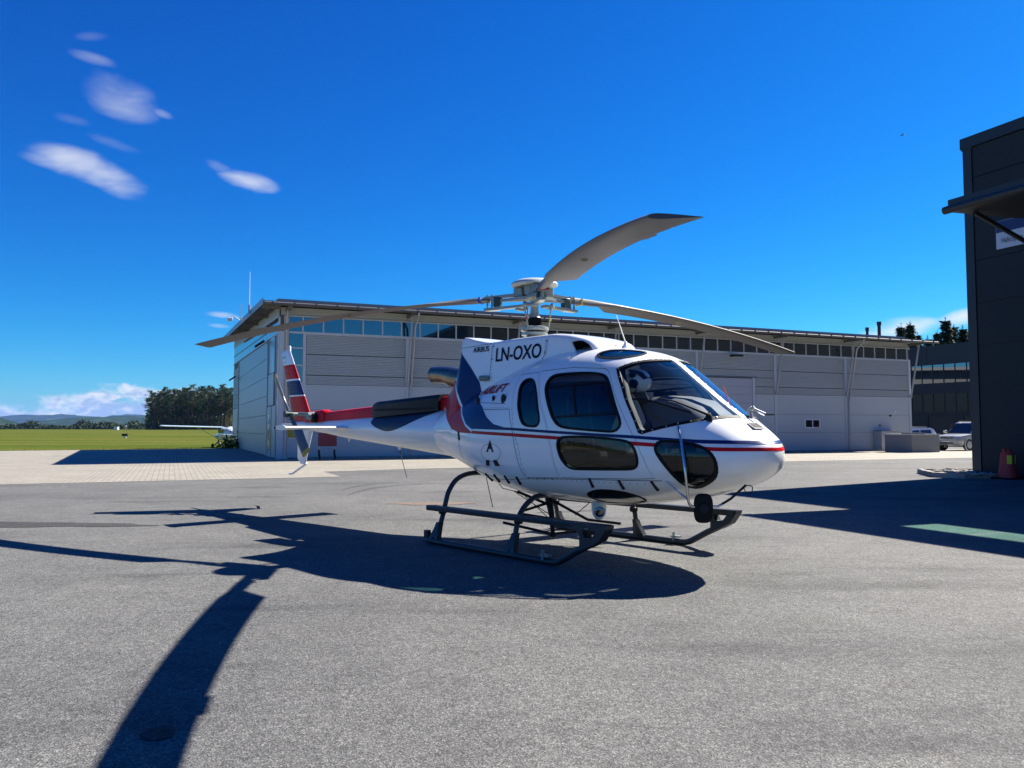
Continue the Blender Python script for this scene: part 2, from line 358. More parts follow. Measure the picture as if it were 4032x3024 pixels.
XS = np.concatenate([np.linspace(-1.6, 2.6, 58), np.linspace(2.65, 3.22, 13), [3.245, 3.27, 3.29, 3.305, 3.315, 3.323, 3.329, 3.333]])
NA = 72
def fus_rings(off):
    par = interp(ST, XS); a = np.linspace(0, 2*pi, NA, endpoint=False)+pi/NA; c, s = np.cos(a), np.sin(a); rings = []
    for X, (zb, zt, zm, w, nu, nl) in zip(XS, par):
        e = off; n = np.where(s > 0, nu, nl); w2 = max(.006, w+e); up = max(.006, zt-zm+e); dn = max(.006, zm-zb+e)
        x2 = X+off*np.clip((X-2.4)/1.0, 0, 1) - (off if X < -1.55 else 0)
        rings.append(np.stack([np.full(NA, x2), w2*np.sign(c)*np.abs(c)**(2/n), zm+np.where(s > 0, up, dn)*np.sign(s)*np.abs(s)**(2/n)], 1))
    return rings
def shell_mesh(ringf, off, th):
    m = MB().loft(ringf(off)); k = len(m.f); m2 = MB().loft(ringf(off-th)[::1])
    me1 = m.mesh(); me2 = m2.mesh(); me2.flip_normals()
    bm = bmesh.new(); bm.from_mesh(me1); bm.from_mesh(me2); me = bpy.data.meshes.new('shell'); bm.to_mesh(me); bm.free(); return me
UPW = spline([(1.101,1.809),(1.095,1.883),(1.125,1.946),(1.221,1.972),(1.551,1.973),(1.763,1.956),(1.862,1.929),(1.916,1.884),(1.993,1.779),(2.102,1.593),(2.186,1.445),(2.184,1.397),(2.143,1.356),(2.087,1.345),(1.710,1.367),(1.454,1.389),(1.367,1.415),(1.301,1.467),(1.226,1.574),(1.157,1.699)], 3)
REAR = spline([(.671,1.751),(.639,1.866),(.683,1.936),(.802,1.944),(.891,1.901),(.986,1.777),(1.053,1.612),(1.097,1.487),(1.09,1.425),(1.04,1.398),(.891,1.407),(.805,1.435),(.749,1.527),(.696,1.638)], 3)

LOW = spline([(1.356,1.225),(1.373,1.277),(1.433,1.303),(1.712,1.31),(2.032,1.296),(2.223,1.276),(2.294,1.261),(2.34,1.214),(2.375,1.128),(2.386,1.049),(2.36,1.001),(2.289,.986),(1.922,.973),(1.588,.966),(1.51,.988),(1.443,1.037),(1.397,1.105),(1.366,1.173)], 3)
CHIN = spline([(2.534,1.224),(2.554,1.264),(2.605,1.276),(2.698,1.277),(2.835,1.258),(2.939,1.22),(3.003,1.168),(3.044,1.092),(3.049,1.031),(3.021,.953),(2.957,.896),(2.862,.844),(2.773,.812),(2.737,.825),(2.713,.883),(2.667,.978),(2.606,1.07),(2.545,1.162)], 3)
WSO = [(1.933,1.998),(2.01,1.895),(2.09,1.788),(2.165,1.67),(2.247,1.553),(2.31,1.455),(2.353,1.375),(2.37,1.342),(2.406,1.329),(2.5,1.358),(2.614,1.39),(2.784,1.435),(2.911,1.474),(2.99,1.49),(3.25,1.55),(2.5,2.35),(2.17,2.103),(2.103,2.092),(2.031,2.062)]
WSI = [(1.972,1.985),(2.04,1.895),(2.12,1.788),(2.195,1.67),(2.277,1.553),(2.34,1.455),(2.381,1.385),(2.41,1.366),(2.5,1.389),(2.614,1.42),(2.784,1.465),(2.911,1.503),(2.98,1.517),(3.22,1.56),(2.5,2.30),(2.165,2.078),(2.103,2.066),(2.031,2.033)]
BEL = spline([(1.60,-.72),(1.66,-.77),(1.8,-.80),(1.95,-.795),(2.10,-.75),(2.20,-.665),(2.215,-.55),(2.17,-.46),(2.07,-.423),(1.89,-.415),(1.76,-.473),(1.66,-.595)], 3)
SKY = spline([(1.567,-.53),(1.61,-.40),(1.716,-.30),(1.84,-.215),(1.945,-.167),(2.0,-.23),(2.0,-.34),(1.95,-.44),(1.85,-.53),(1.723,-.574),(1.62,-.575)], 3)
UPW, REAR, LOW, CHIN, BEL, SKY = [resample(p, .045) for p in (UPW, REAR, LOW, CHIN, BEL, SKY)]
def dense(pts, step=.03):
    out = []
    for i in range(len(pts)):
        a, b = np.array(pts[i]), np.array(pts[(i+1) % len(pts)]); k = max(1, int(np.hypot(*(b-a))/step))
        out += [tuple(a+(b-a)*j/k) for j in range(k)]
    return out
DOOR = [(.90,2.02),(.981,1.869),(1.084,1.648),(1.204,1.433),(1.29,1.14),(1.365,.87),(1.898,.886),(2.35,.898),(2.515,.91),(2.44,1.09),(2.35,1.28),(2.29,1.37),(2.17,1.55),(2.05,1.72),(1.95,1.88),(1.88,1.965),(1.82,2.0),(1.4,2.035)]
RDOOR = [(.53,2.0),(.545,1.89),(.575,1.698),(.667,1.362),(.758,1.18),(.829,.846),(1.352,.868),(1.278,1.14),(1.19,1.433),(1.07,1.648),(.966,1.869),(.89,2.01)]
def flip(pts): return pts
SIDE = [(-1.5, -.2), (.2, 1.5)]
def union(ms):
    bm = bmesh.new()
    for m in ms: bm.from_mesh(m)
    me = bpy.data.meshes.new('u'); bm.to_mesh(me); bm.free(); return me
def sideprism(pts, s): return MB().prism(pts, *SIDE[s]).mesh()
def zprism(pts, s, z0, z1): return MB().prism([(x, y if s == 0 else -y) for x, y in pts], z0, z1, 'z').mesh()
wins = lambda d=0: [sideprism(inset(p, d) if d else p, s) for p in (UPW, REAR, LOW, CHIN) for s in (0, 1)]
roofcut = lambda d=0: [zprism(inset(SKY, d) if d else SKY, s, 1.9, 2.6) for s in (0, 1)]+[zprism(inset(BEL, d) if d else BEL, s, .3, .82) for s in (0, 1)]
SH = shell_mesh(fus_rings, 0, .028)
body_cut = union([sideprism(CHIN, s) for s in (0, 1)]+[sideprism(DOOR, s) for s in (0, 1)]+[sideprism(RDOOR, s) for s in (0, 1)]+[MB().prism(WSO, -1.2, 1.2).mesh()]+roofcut())
fus = obj('fuselage', boolean(SH.copy(), body_cut, 'DIFFERENCE'), white, HEL, 35)
allwin = union(wins())
for s in (0, 1):
    for nm, P, ww in (('cabin_door', DOOR, (UPW, LOW)), ('rear_door', RDOOR, (REAR,))):
        d = boolean(SH.copy(), sideprism(inset(P, .006), s), 'INTERSECT'); d = boolean(d, union([sideprism(p, s) for p in ww]), 'DIFFERENCE')
        dob = obj(nm, d, white, HEL, 35)
        for wp, wnm in zip(ww, ('window', 'lower_window')):
            fr = boolean(shell_mesh(fus_rings, .006, .03), union([]), 'UNION') if 0 else shell_mesh(fus_rings, .006, .03)
            ring = boolean(sideprism(inset(wp, -.004), s), MB().prism(inset(wp, .020), SIDE[s][0]-.1, SIDE[s][1]+.1).mesh(), 'DIFFERENCE')
            obj('window_frame', boolean(fr, ring, 'INTERSECT'), black, dob, 35)
            obj(wnm, boolean(shell_mesh(fus_rings, -.008, .006), sideprism(inset(wp, .012), s), 'INTERSECT'), g_side if wp is not LOW else g_dark, dob, 35)
    # chin bubble, belly window and roof light
    ring = boolean(sideprism(inset(CHIN, -.004), s), MB().prism(inset(CHIN, .020), SIDE[s][0]-.1, SIDE[s][1]+.1).mesh(), 'DIFFERENCE')
    obj('chin_window_frame', boolean(shell_mesh(fus_rings, .006, .03), ring, 'INTERSECT'), black, HEL, 35)
    obj('chin_window', boolean(shell_mesh(fus_rings, -.006, .006), sideprism(inset(CHIN, .012), s), 'INTERSECT'), g_dark, HEL, 35)
    for nm, P, z0, z1, g in (('belly_window', BEL, .3, .82, g_dark), ('roof_window', SKY, 1.9, 2.6, g_green)):
        ring = boolean(zprism(inset(P, -.004), s, z0, z1), zprism(inset(P, .020), s, z0-.1, z1+.1), 'DIFFERENCE')
        obj(nm+'_frame', boolean(shell_mesh(fus_rings, .006, .03), ring, 'INTERSECT'), black, HEL, 35)
        obj(nm, boolean(shell_mesh(fus_rings, -.002 if nm[0] == 'r' else .004, .006), zprism(inset(P, .012), s, z0, z1), 'INTERSECT'), g, HEL, 35)
# windscreen: two panes, black frame, white centre post
wring = boolean(MB().prism(WSO, -1.2, 1.2).mesh(), MB().prism(WSI, -1.3, 1.3).mesh(), 'DIFFERENCE')
obj('windscreen_frame', boolean(shell_mesh(fus_rings, .004, .055), wring, 'INTERSECT'), black, HEL, 35)
for y0, y1 in ((-1.2, -.03), (.03, 1.2)):
    obj('windscreen_pane', boolean(shell_mesh(fus_rings, -.006, .006), MB().prism(inset(WSO, .012), y0, y1).mesh(), 'INTERSECT'), g_wind, HEL, 35)
obj('windscreen_post', boolean(shell_mesh(fus_rings, .007, .03), MB().prism(inset(WSO, -.004), -.045, .045).mesh(), 'INTERSECT'), white, HEL, 35)
# lining inside the shell
lin_cut = union(wins(-.01)+[MB().prism(inset(WSO, -.01), -1.2, 1.2).mesh()]+roofcut(-.01))
obj('cabin_lining', boolean(shell_mesh(fus_rings, -.032, .008), lin_cut, 'DIFFERENCE'), lining, HEL, 35)
# ---- engine cowling
CW = np.array([[1.475,2.12,.26,.34,.06],[1.44,2.22,.33,.38,.08],[1.40,2.283,.365,.405,.09],[1.316,2.36,.40,.43,.09],[1.167,2.41,.42,.45,.09],[.96,2.455,.435,.465,.09],[.785,2.470,.44,.475,.07],
 [.145,2.468,.445,.49,.05],[-.245,2.455,.45,.50,.04],[-.55,2.505,.45,.51,.04],[-.81,2.560,.445,.515,.04],[-.86,2.50,.44,.515,.04],[-.89,2.36,.43,.51,.05],[-1.04,2.09,.40,.48,.07],[-1.22,1.98,.31,.37,.10],[-1.45,1.90,.20,.25,.10],[-1.62,1.85,.12,.16,.08]])
CX = np.concatenate([np.linspace(-1.62, -.9, 16)[:-1], [-.89, -.86, -.835, -.81], np.linspace(-.75, 1.1, 30), np.linspace(1.14, 1.475, 14)])
def cowl_rings(off):
    rings = []
    for X, (zt, wt, wb, r) in zip(CX, interp(CW, CX)):
        zt += off; wt += off; wb += off; X2 = X+off*(1 if X > 1.47 else -1 if X < -1.61 else 0); zb_0 = 1.55+.35*min(1, max(0, (X+.2)/.4))-off; zb_0 = min(zb_0, zt-r-.12); hh_ = zt-r-zb_0; half = [(wb+.02, zb_0), (wb, zb_0+hh_*.3), (wb*.6+wt*.4, zb_0+hh_*.62), (wt+.004, zb_0+hh_*.9)]
        for k in range(7):
            a = k/6*pi/2; half.append((wt-r+r*cos(a), zt-r+r*sin(a)))
        half += [((wt-r)*.6, zt+.006), (0, zt+.008)]
        ring = [(X2, -y, z) for y, z in half]+[(X2, y, z) for y, z in half[-2::-1]]
        rings.append(ring)
    return rings
INT = [(1.09,2.35),(1.18,2.362),(1.257,2.348),(1.325,2.31),(1.372,2.25),(1.40,2.19),(1.40,2.05),(1.18,2.05),(1.18,2.205)]
def solid(ringf, off): return MB().loft(ringf(off)).mesh()
csh = shell_mesh(cowl_rings, 0, .022)
cut = union([MB().prism(INT, -.7, -.13).mesh(), MB().prism(INT, .13, .7).mesh()])
cow = obj('engine_cowling', boolean(csh, cut, 'DIFFERENCE'), white, HEL, 32)
MB().box(.98, 1.39, -.125, .125, 1.95, 2.32).build('intake_duct', mat('intake_grey', (.2, .2, .19), .6), HEL)
MB().box(.94, .96, -.40, .40, 1.95, 2.42).build('intake_screen', darkin, HEL)
# ---- painted stripes
BLUE = [(-.225,1.42),(.634,1.395),(1.233,1.366),(2.307,1.32),(2.893,1.281),(3.317,1.269),(3.5,1.262),(3.5,1.236),(2.948,1.245),(2.628,1.268),(2.31,1.289),(1.235,1.337),(.637,1.365),(-.225,1.382)]
REDS = [(-.224,1.36),(.639,1.334),(1.236,1.31),(2.312,1.261),(2.525,1.248),(3.011,1.212),(3.386,1.206),(3.5,1.204),(3.5,1.174),(3.025,1.176),(2.535,1.212),(2.331,1.222),(1.385,1.268),(.641,1.297),(-.219,1.326)]
SWB = [(.50,1.397),(.267,1.437),(.102,1.516),(-.058,1.637),(-.31,1.765),(-.39,1.86),(-.43,1.965),(-.62,2.16),(-.86,2.37),(-.96,2.22),(-1.045,2.09),(-.95,1.95),(-.84,1.83),(-.75,1.70),(-.594,1.567),(-.411,1.441),(-.225,1.378)]
SWR = [(-.25,1.352),(-.435,1.418),(-.625,1.545),(-.79,1.68),(-.88,1.81),(-.99,1.94),(-1.09,2.08),(-1.2,2.2),(-1.66,2.0),(-1.66,1.70),(-1.353,1.626),(-1.104,1.488),(-.879,1.38),(-.628,1.338),(-.22,1.326)]
wcut = union(wins(-.005))
for nm, P, m_ in (('blue_stripe', BLUE, blue), ('red_stripe', REDS, red)):
    d = boolean(shell_mesh(fus_rings, .0022, .004), MB().prism(dense(P, .15), -1.3, 1.3).mesh(), 'INTERSECT')
    obj(nm, boolean(d, wcut, 'DIFFERENCE'), m_, HEL, 35)
for s in (0, 1):
    for nm, P, m_ in (('blue_swoosh', SWB, blue), ('red_swoosh', SWR, red)):
        yr = (-1.3, -.02) if s == 0 else (.02, 1.3)
        obj(nm, boolean(shell_mesh(fus_rings, .003, .005), MB().prism(P, *yr).mesh(), 'INTERSECT'), m_, HEL, 35)
        obj(nm, boolean(solid(cowl_rings, .0035), MB().prism(P, *yr).mesh(), 'INTERSECT'), m_, HEL, 32)
# ---- projecting flat marks on the skin
def bvh_of(ms):
    bm = bmesh.new()
    for m in ms: bm.from_mesh(m)
    t = BVHTree.FromBMesh(bm); bm.free(); return t
SKIN = bvh_of([solid(fus_rings, 0), solid(cowl_rings, 0)])
def skin(x, z, side=-1, off=.003):
    loc, n, i, d = SKIN.ray_cast(Vector((x, side*3, z)), Vector((0, -side, 0)))
    return loc+n*off if loc else Vector((x, side*.5, z))
def strip(name, pts, wd, m, parent=HEL, off=.002, step=.03):
    for side in (-1, 1):
        mb = MB(); q = []
        for i in range(len(pts)-1):
            a, b = np.array(pts[i]), np.array(pts[i+1]); k = max(1, int(np.hypot(*(b-a))/step)); q += [a+(b-a)*j/k for j in range(k)]
        q.append(np.array(pts[-1])); v = []; f = []
        for i, p in enumerate(q):
            t = q[min(i+1, len(q)-1)]-q[max(i-1, 0)]; t = t/np.hypot(*t); nn = np.array([-t[1], t[0]])*wd/2
            v += [skin(*(p+nn), side, off), skin(*(p-nn), side, off)]
        f = [(2*i, 2*i+1, 2*i+3, 2*i+2) for i in range(len(q)-1)]
        mb.add(v, f).build(name, m, parent)
def patch(name, polys, m, parent=HEL, off=.0035, sides=(-1,), mirror=False):
    mb = MB()
    for side in sides:
        for P in polys: mb.add([skin(x, z, side, off) for x, z in P], [tuple(range(len(P)))])
    return mb.build(name, m, parent)
slidem = mat('slide_frame', (.01, .01, .012), .5, spec=.2)
for pts in ([(1.13, 1.832), (1.5, 1.846), (1.88, 1.855)], [(1.88, 1.855), (2.10, 1.535)], [(2.10, 1.535), (1.7, 1.52), (1.265, 1.503)], [(1.504, 1.84), (1.615, 1.52)]): strip('sliding_window_bar', pts, .022, slidem, off=.001)
seam = mat('panel_seam', (.09, .09, .095), .7)
strip('cowl_seam', [(-.235, 2.44), (-.25, 1.97)], .007, seam)
strip('cowl_seam', [(.74, 2.42), (.72, 2.24), (.66, 2.17)], .007, seam)
strip('cowl_seam', [(-.86, 2.42), (-.25, 2.435)], .006, seam)
strip('engine_panel_seam', [(-.66, 1.61), (.55, 1.604), (.655, 1.33), (.72, 1.1), (.80, .86)], .007, seam)
strip('engine_panel_seam', [(-.2, 1.70), (.45, 1.665)], .006, seam)
strip('engine_panel_seam', [(-.64, 1.60), (-.62, 1.3), (-.57, 1.0)], .006, seam)
strip('sill_seam', [(.80, .835), (1.37, .862), (1.9, .878), (2.57, .892)], .007, seam)
strip('belly_seam', [(.80, .835), (.3, .80), (-.2, .86), (-.55, .96)], .006, seam)
def text(name, s, x, z, size, m, parent, xs=1, shear=0, slope=0, side=-1, where='skin', conv=None, bold=0, sp=1):
    cu = bpy.data.curves.new('t', 'FONT'); cu.body = s; cu.size = size; cu.shear = shear; cu.offset = bold; cu.space_character = sp
    to = bpy.data.objects.new('t', cu); COL.objects.link(to); dg = bpy.context.evaluated_depsgraph_get()
    me = bpy.data.meshes.new_from_object(to.evaluated_get(dg), depsgraph=dg); bpy.data.objects.remove(to)
    for v in me.vertices:
        a, b = v.co.x*xs, v.co.y
        if conv: v.co = conv(a, b)
        else:
            X = x+a*(-side); Z = z+b+a*slope; v.co = skin(X, Z, side, .006)
    return obj(name, me, m, parent)
text('registration_lettering', 'LN-OXO', -.165, 2.205, .235, navy_text, HEL, xs=.88, bold=.004)
text('registration_lettering', 'LN-OXO', .70, 2.22, .235, navy_text, HEL, xs=.88, side=1, bold=.004)
text('maker_lettering', 'AIRBUS', -.60, 2.345, .095, navy_text, HEL, xs=1.0, bold=.0015)
text('operator_lettering', 'AIRLiFT', -.29, 1.795, .135, maroon, HEL, xs=1.42, shear=.3, slope=.025, bold=.004)
patch('emblem', [[(.213,1.255),(.135,1.114),(.172,1.114),(.186,1.148),(.24,1.150),(.254,1.116),(.292,1.117)], [(.105,1.02),(.083,.953),(.168,.956),(.186,1.024)], [(.262,1.024),(.288,.96),(.397,.96),(.345,1.03)]], navy_text, off=.004)
eo = [(.222+.205*cos(2*pi*i/40), 1.108+.1*sin(2*pi*i/40)) for i in range(41)]
strip('emblem_ring', eo, .006, mat('emblem_line', (.16, .17, .2), .5))
# small dark fittings on the flank
for P in ([(-.66,1.35),(-.60,1.35),(-.56,1.24),(-.62,1.24)], [(-.56,1.78),(-.40,1.79),(-.36,1.69),(-.50,1.69)]): patch('vent_opening', [P], black, sides=(-1, 1))
for (x, z, sx) in ((-.24, 1.71, .05), (.40, 1.72, .045), (.165, 1.735, .028)):
    mb = MB(); c = skin(x, z, -1, 0); mb.lathe([(.001, -.01), (sx*.8, 0), (sx, .02), (.001, .05)], (0, 0, 0), 10, 'y')
    mb.xf(Matrix.Translation(c) @ Matrix.Diagonal((1, -.6, 1.4, 1))); mb.build('vent_scoop', blackp, HEL, 40)
for x0 in (1.785, 2.14, 2.47, .66, .42, .18, -.05):
    z0 = .885 if x0 > 1 else .855
    for side in (-1, 1):
        a = skin(x0, z0, side, .004); b = skin(x0+.002, z0-.085, side, .004); MB().tube([a, b], [.014, .018], 6).build('latch', blackp, HEL)
fr_ = MB()
def fast(x, z, r=.006):
    for sd in (-1, 1):
        loc, n_, i_, d_ = SKIN.ray_cast(Vector((x, sd*3, z)), Vector((0, -sd, 0)))
        if loc:
            k_ = len(fr_.v); fr_.lathe([(r, 0), (r*.7, .003), (.001, .0035)], n=6); fr_.xf(Matrix.Translation(loc) @ n_.to_track_quat('Z', 'Y').to_matrix().to_4x4(), k_)
for k_ in range(14): fast(.60+.018*k_, 1.60-.055*k_); fast(-.69+.006*k_, 1.62-.045*k_)
for k_ in range(26): fast(-.60+.045*k_, 1.625)
for k_ in range(22): fast(.95+.072*k_, .853)
for k_ in range(10): fast(-.22, 2.42-.045*k_); fast(.70, 2.40-.02*k_)
for (x_, z_) in ((-.21, 2.40), (-.225, 2.24), (.715, 2.39), (.70, 2.26), (1.0, .846), (1.12, .85), (1.24, .853), (.86, .846)): fast(x_, z_, .013)
lab(fr_.build('panel_fasteners', mat('fastener_grey', (.12, .12, .125), .6), HEL, 40), kind='stuff')
# ---- cabin interior
MB().prism([(-.2,-.45),(2.2,-.62),(2.6,-.5),(2.85,-.3),(2.85,.3),(2.6,.5),(2.2,.62),(-.2,.45)], .84, .88, 'z').build('cabin_floor', darkin, HEL)
MB().prism([(-.72,.88),(.72,.88),(.82,1.2),(.74,1.7),(.5,1.98),(-.5,1.98),(-.74,1.7),(-.82,1.2)], .55, .60, 'x').build('rear_bulkhead', lining, HEL)
MB().box(2.45, 2.75, -.09, .09, .8, 1.15).build('centre_pedestal', dashm, HEL, bevel=.02)
dp = [(2.02,1.66),(2.12,1.735),(2.30,1.74),(2.5,1.70),(2.68,1.62),(2.80,1.52),(2.83,1.46),(2.7,1.40),(2.4,1.2),(2.3,1.2),(2.05,1.60)]
da = [(x-.02, -.02+z*1.0) for x, z in dp]
rg = []
for y, k in ((-.36, .86), (-.30, .97), (-.15, 1), (.15, 1), (.30, .97), (.36, .86)): rg.append([(2.4+(x-2.4)*k, y, 1.35+(z-1.35)*k) for x, z in da])
MB().loft(rg).build('instrument_panel', dashm, HEL, 40)
MB().box(2.25, 2.42, -.03, .03, .8, 1.3).build('cyclic_console', darkin, HEL)
def seat(x, y, w=.25):
    s = MB().box(x-.05, x+.45, y-w, y+w, 1.0, 1.12).build('seat_cushion', seatm, HEL, bevel=.04)
    pr = [(x-.02, 1.08), (x+.10, 1.08), (x+.0, 1.45), (x-.06, 1.80), (x-.15, 1.80), (x-.14, 1.45)]
    rgs = [[(px, y+yy*w, pz) for px, pz in pr] for yy in (-1, -.6, .6, 1)]
    for i, k in ((0, .92), (3, .92)): rgs[i] = [(x+(px-x)*.9, y+(-1 if i == 0 else 1)*w*(1 if pz < 1.7 else .6), 1.08+(pz-1.08)*.97) for px, pz in pr]
    b = MB().loft(rgs).build('seat_back', seatm, HEL, 50)
    MB().box(x, x+.35, y-w*.8, y+w*.8, .8, 1.0).build('seat_base', darkin, HEL)
    MB().tube([(x+.02, y-.08, 1.75), (x+.06, y-.1, 1.45), (x+.13, y-.12, 1.15)], .02, 6, sq=.3).build('harness_strap', mat('grey_webbing', (.3, .3, .29), .8), HEL)
seat(1.85, -.40); seat(1.85, .40); seat(.85, -.58, .2); seat(.85, -.19, .18); seat(.85, .19, .18); seat(.85, .58, .2)
MB().tube([(2.38, -.36, .82), (2.32, -.38, 1.05), (2.26, -.38, 1.22)], [.018, .016, .022], 8).build('cyclic_stick', blackp, HEL, 50)
MB().tube([(2.1, -.68, 1.32), (2.05, -.70, 1.55), (2.02, -.71, 1.62)], .03, 8).build('teal_jacket_fold', mat('teal_cloth', (.02, .22, .20), .8), HEL, 50)
# ---- nose fittings
MB().box(3.06, 3.165, -.07, .10, -.006, .006).xf(Matrix.Translation((0, 0, 1.41)) @ Matrix.Translation((3.11, 0, 0)) @ Matrix.Rotation(R(31), 4, 'Y') @ Matrix.Translation((-3.11, 0, 0))).build('nose_grille', mat('grille_grey', (.35, .35, .34), .5), HEL)
for k in range(9):
    MB().box(3.07, 3.158, -.058+k*.0175, -.052+k*.0175, .006, .010).xf(Matrix.Translation((0, 0, 1.41)) @ Matrix.Translation((3.11, 0, 0)) @ Matrix.Rotation(R(31), 4, 'Y') @ Matrix.Translation((-3.11, 0, 0))).build('grille_bar', seam, HEL)
def surf_top(x, y):
    loc, n, i, d = SKIN.ray_cast(Vector((x, y, 4)), Vector((0, 0, -1))); return loc, n
def lift(pts, h): return [Vector(p)+Vector((.55, -.45, .7)).normalized()*h for p in pts]
p0 = Vector((2.885, -.416, 1.475)); MB().tube(lift([(2.879,-.416,1.477),(2.727,-.495,1.551),(2.589,-.56,1.613),(2.458,-.639,1.642)], .045), [.013, .010, .008, .007], 8).build('wiper_arm', blackp, HEL, 50)
MB().tube(lift([(2.239,-.76,1.656),(2.363,-.703,1.643),(2.469,-.653,1.618),(2.613,-.593,1.566),(2.754,-.508,1.519)], .022), .012, 6).build('wiper_blade', blackp, HEL, 50)
MB().lathe([(.035, -.03), (.035, .02), (.014, .06)], tuple(p0), 10).build('wiper_pivot', blackp, HEL, 40)
p1, n1 = surf_top(2.97, .16)
MB().tube([p1+n1*.0, p1+Vector((-.01, 0, .07)), p1+Vector((.04, .01, .10))], [.03, .028, .02], 10).build('wiper_motor', gmetal, HEL, 40)
MB().tube([p1+Vector((.0, .0, .10)), p1+Vector((.13, .05, .03))], [.014, .017], 8).build('wiper_cylinder', chrome, HEL, 40)
MB().tube([(2.85, .0, 1.60), (2.80, 0, 1.72), (2.76, .01, 1.80)], [.004, .006, .005], 6).build('yaw_string', mat('red_yarn', (.5, .01, .01), .8), HEL)
MB().tube([(2.93, 0, 1.53), (2.86, 0, 1.585)], .004, 6).build('string_mount', steel, HEL)
rv = MB()
def rivet(p, n, r=.008):
    q = n.to_track_quat('Z', 'Y').to_matrix().to_4x4(); k = len(rv.v); rv.lathe([(r, 0), (r*.9, .006), (.001, .008)], n=6); rv.xf(Matrix.Translation(p) @ q, k)
wsm = [(1.952,1.992),(2.02,1.9),(2.105,1.788),(2.18,1.67),(2.262,1.553),(2.325,1.455),(2.372,1.372),(2.41,1.348),(2.5,1.372),(2.614,1.404),(2.70,1.43),(2.784,1.449),(2.85,1.47),(2.911,1.489)]
for x, z in dense(wsm+wsm[::-1], .075)[:26]:
    for sd in (-1, 1):
        loc, n, i, d = SKIN.ray_cast(Vector((x, sd*3, z)), Vector((0, -sd, 0)))
        if loc: rivet(loc+n*.004, n)
for k in range(10):
    x = 2.2+k*.085
    for y in (-.028, .028):
        loc, n = surf_top(x, y)
        if loc: rivet(loc+n*.008, n, .007)
for k in range(9):
    for sd in (-1, 1):
        loc, n = surf_top(2.15-.22*(k/9)**2+.01, sd*(.06+.56*k/9))
        if loc: rivet(loc+n*.004, n)
lab(rv.build('windscreen_rivets', mat('rivet', (.7, .7, .7), .3, metal=.6), HEL, 40), kind='stuff')
# mirror on its tubular frame
MIRP = [(2.715,-.665,1.404),(2.799,-.73,1.243),(2.87,-.78,1.033),(2.882,-.77,.867),(2.881,-.75,.738),(2.884,-.73,.692),(2.891,-.69,.672),(2.938,-.64,.672)]
fr = MB().tube(spline(MIRP, 5, False), .0125, 8)
fr.tube([(2.60,-.71,.89),(2.88,-.75,.735)], .009, 8).tube([(2.97,-.57,.672),(3.04,-.52,.672),(3.07,-.49,.69)], .011, 8)
fr.build('mirror_frame', chrome, HEL, 50)
MB().tube([(3.02,-.50,.665),(3.10,-.40,.74),(3.17,-.26,.86)], .012, 8).build('mirror_stay', blackp, HEL, 50)
rg = []
M = Matrix.Translation((2.945, -.61, .655)) @ Matrix.Rotation(R(-43), 4, 'Z')
for x, k in ((-.035, .75), (-.02, .95), (0, 1), (.02, .97), (.028, .9)):
    rg.append([M @ Vector((x, .088*k*np.sign(cos(t))*abs(cos(t))**.6, .135*k*np.sign(sin(t))*abs(sin(t))**.6)) for t in [2*pi*i/28 for i in range(28)]])
MB().loft(rg).build('mirror_housing', black, HEL, 40)
k = MB().lathe([(.045, .026), (.042, .036), (.001, .038)], n=16, axis='x'); k.xf(M); k.build('mirror_boss', blackp, HEL, 40)
MB().tube(spline([(3.17,-.26,.86),(3.21,-.22,.85),(3.20,-.22,.79),(3.16,-.25,.80),(3.15,-.27,.85)], 5, False), .005, 6).build('tie_ring', blackp, HEL, 50)
# landing light pod
rg = [[(1.335+a*k, -.25+b*k*.9, z) for a, b in [(.09*cos(t), .078*sin(t)) for t in [2*pi*i/20 for i in range(20)]]] for z, k in ((.60, 1.05), (.50, 1), (.44, .85), (.40, .5), (.392, .2))]
MB().loft(rg).build('landing_light_pod', white, HEL, 50)
Q = Matrix.Translation((1.335, -.25, .485)) @ Matrix.Rotation(R(-45), 4, 'Z')
k = MB().lathe([(.068, .095), (.064, .102), (.052, .098)], n=20, axis='x').xf(Q); k.build('landing_light_rim', white, HEL, 40)
k = MB().lathe([(.055, .106), (.05, .108), (.03, .109), (.008, .1095)], n=20, axis='x').xf(Q); k.build('landing_light_lens', mat('lamp_reflector', (.16, .17, .19), .12, metal=1), HEL, 50)
# roof antenna
MB().lathe([(.11, 2.235), (.085, 2.265), (.04, 2.29), (.022, 2.33), (.008, 2.35)], (1.52, 0, 0), 18).build('antenna_base', white, HEL, 50)
MB().tube([(1.52, 0, 2.33), (1.37, .02, 2.66)], [.007, .004], 6).build('whip_antenna', mat('antenna_grey', (.5, .52, .5), .5), HEL, 50)
k = MB().lathe([(.035, -.05), (.035, .05), (.02, .07)], n=12, axis='x').xf(Matrix.Translation((-.31, -.53, 2.005)) @ Matrix.Rotation(R(20), 4, 'Z')); k.build('position_light', mat('light_glass_grey', (.2, .26, .22), .3), HEL, 50)
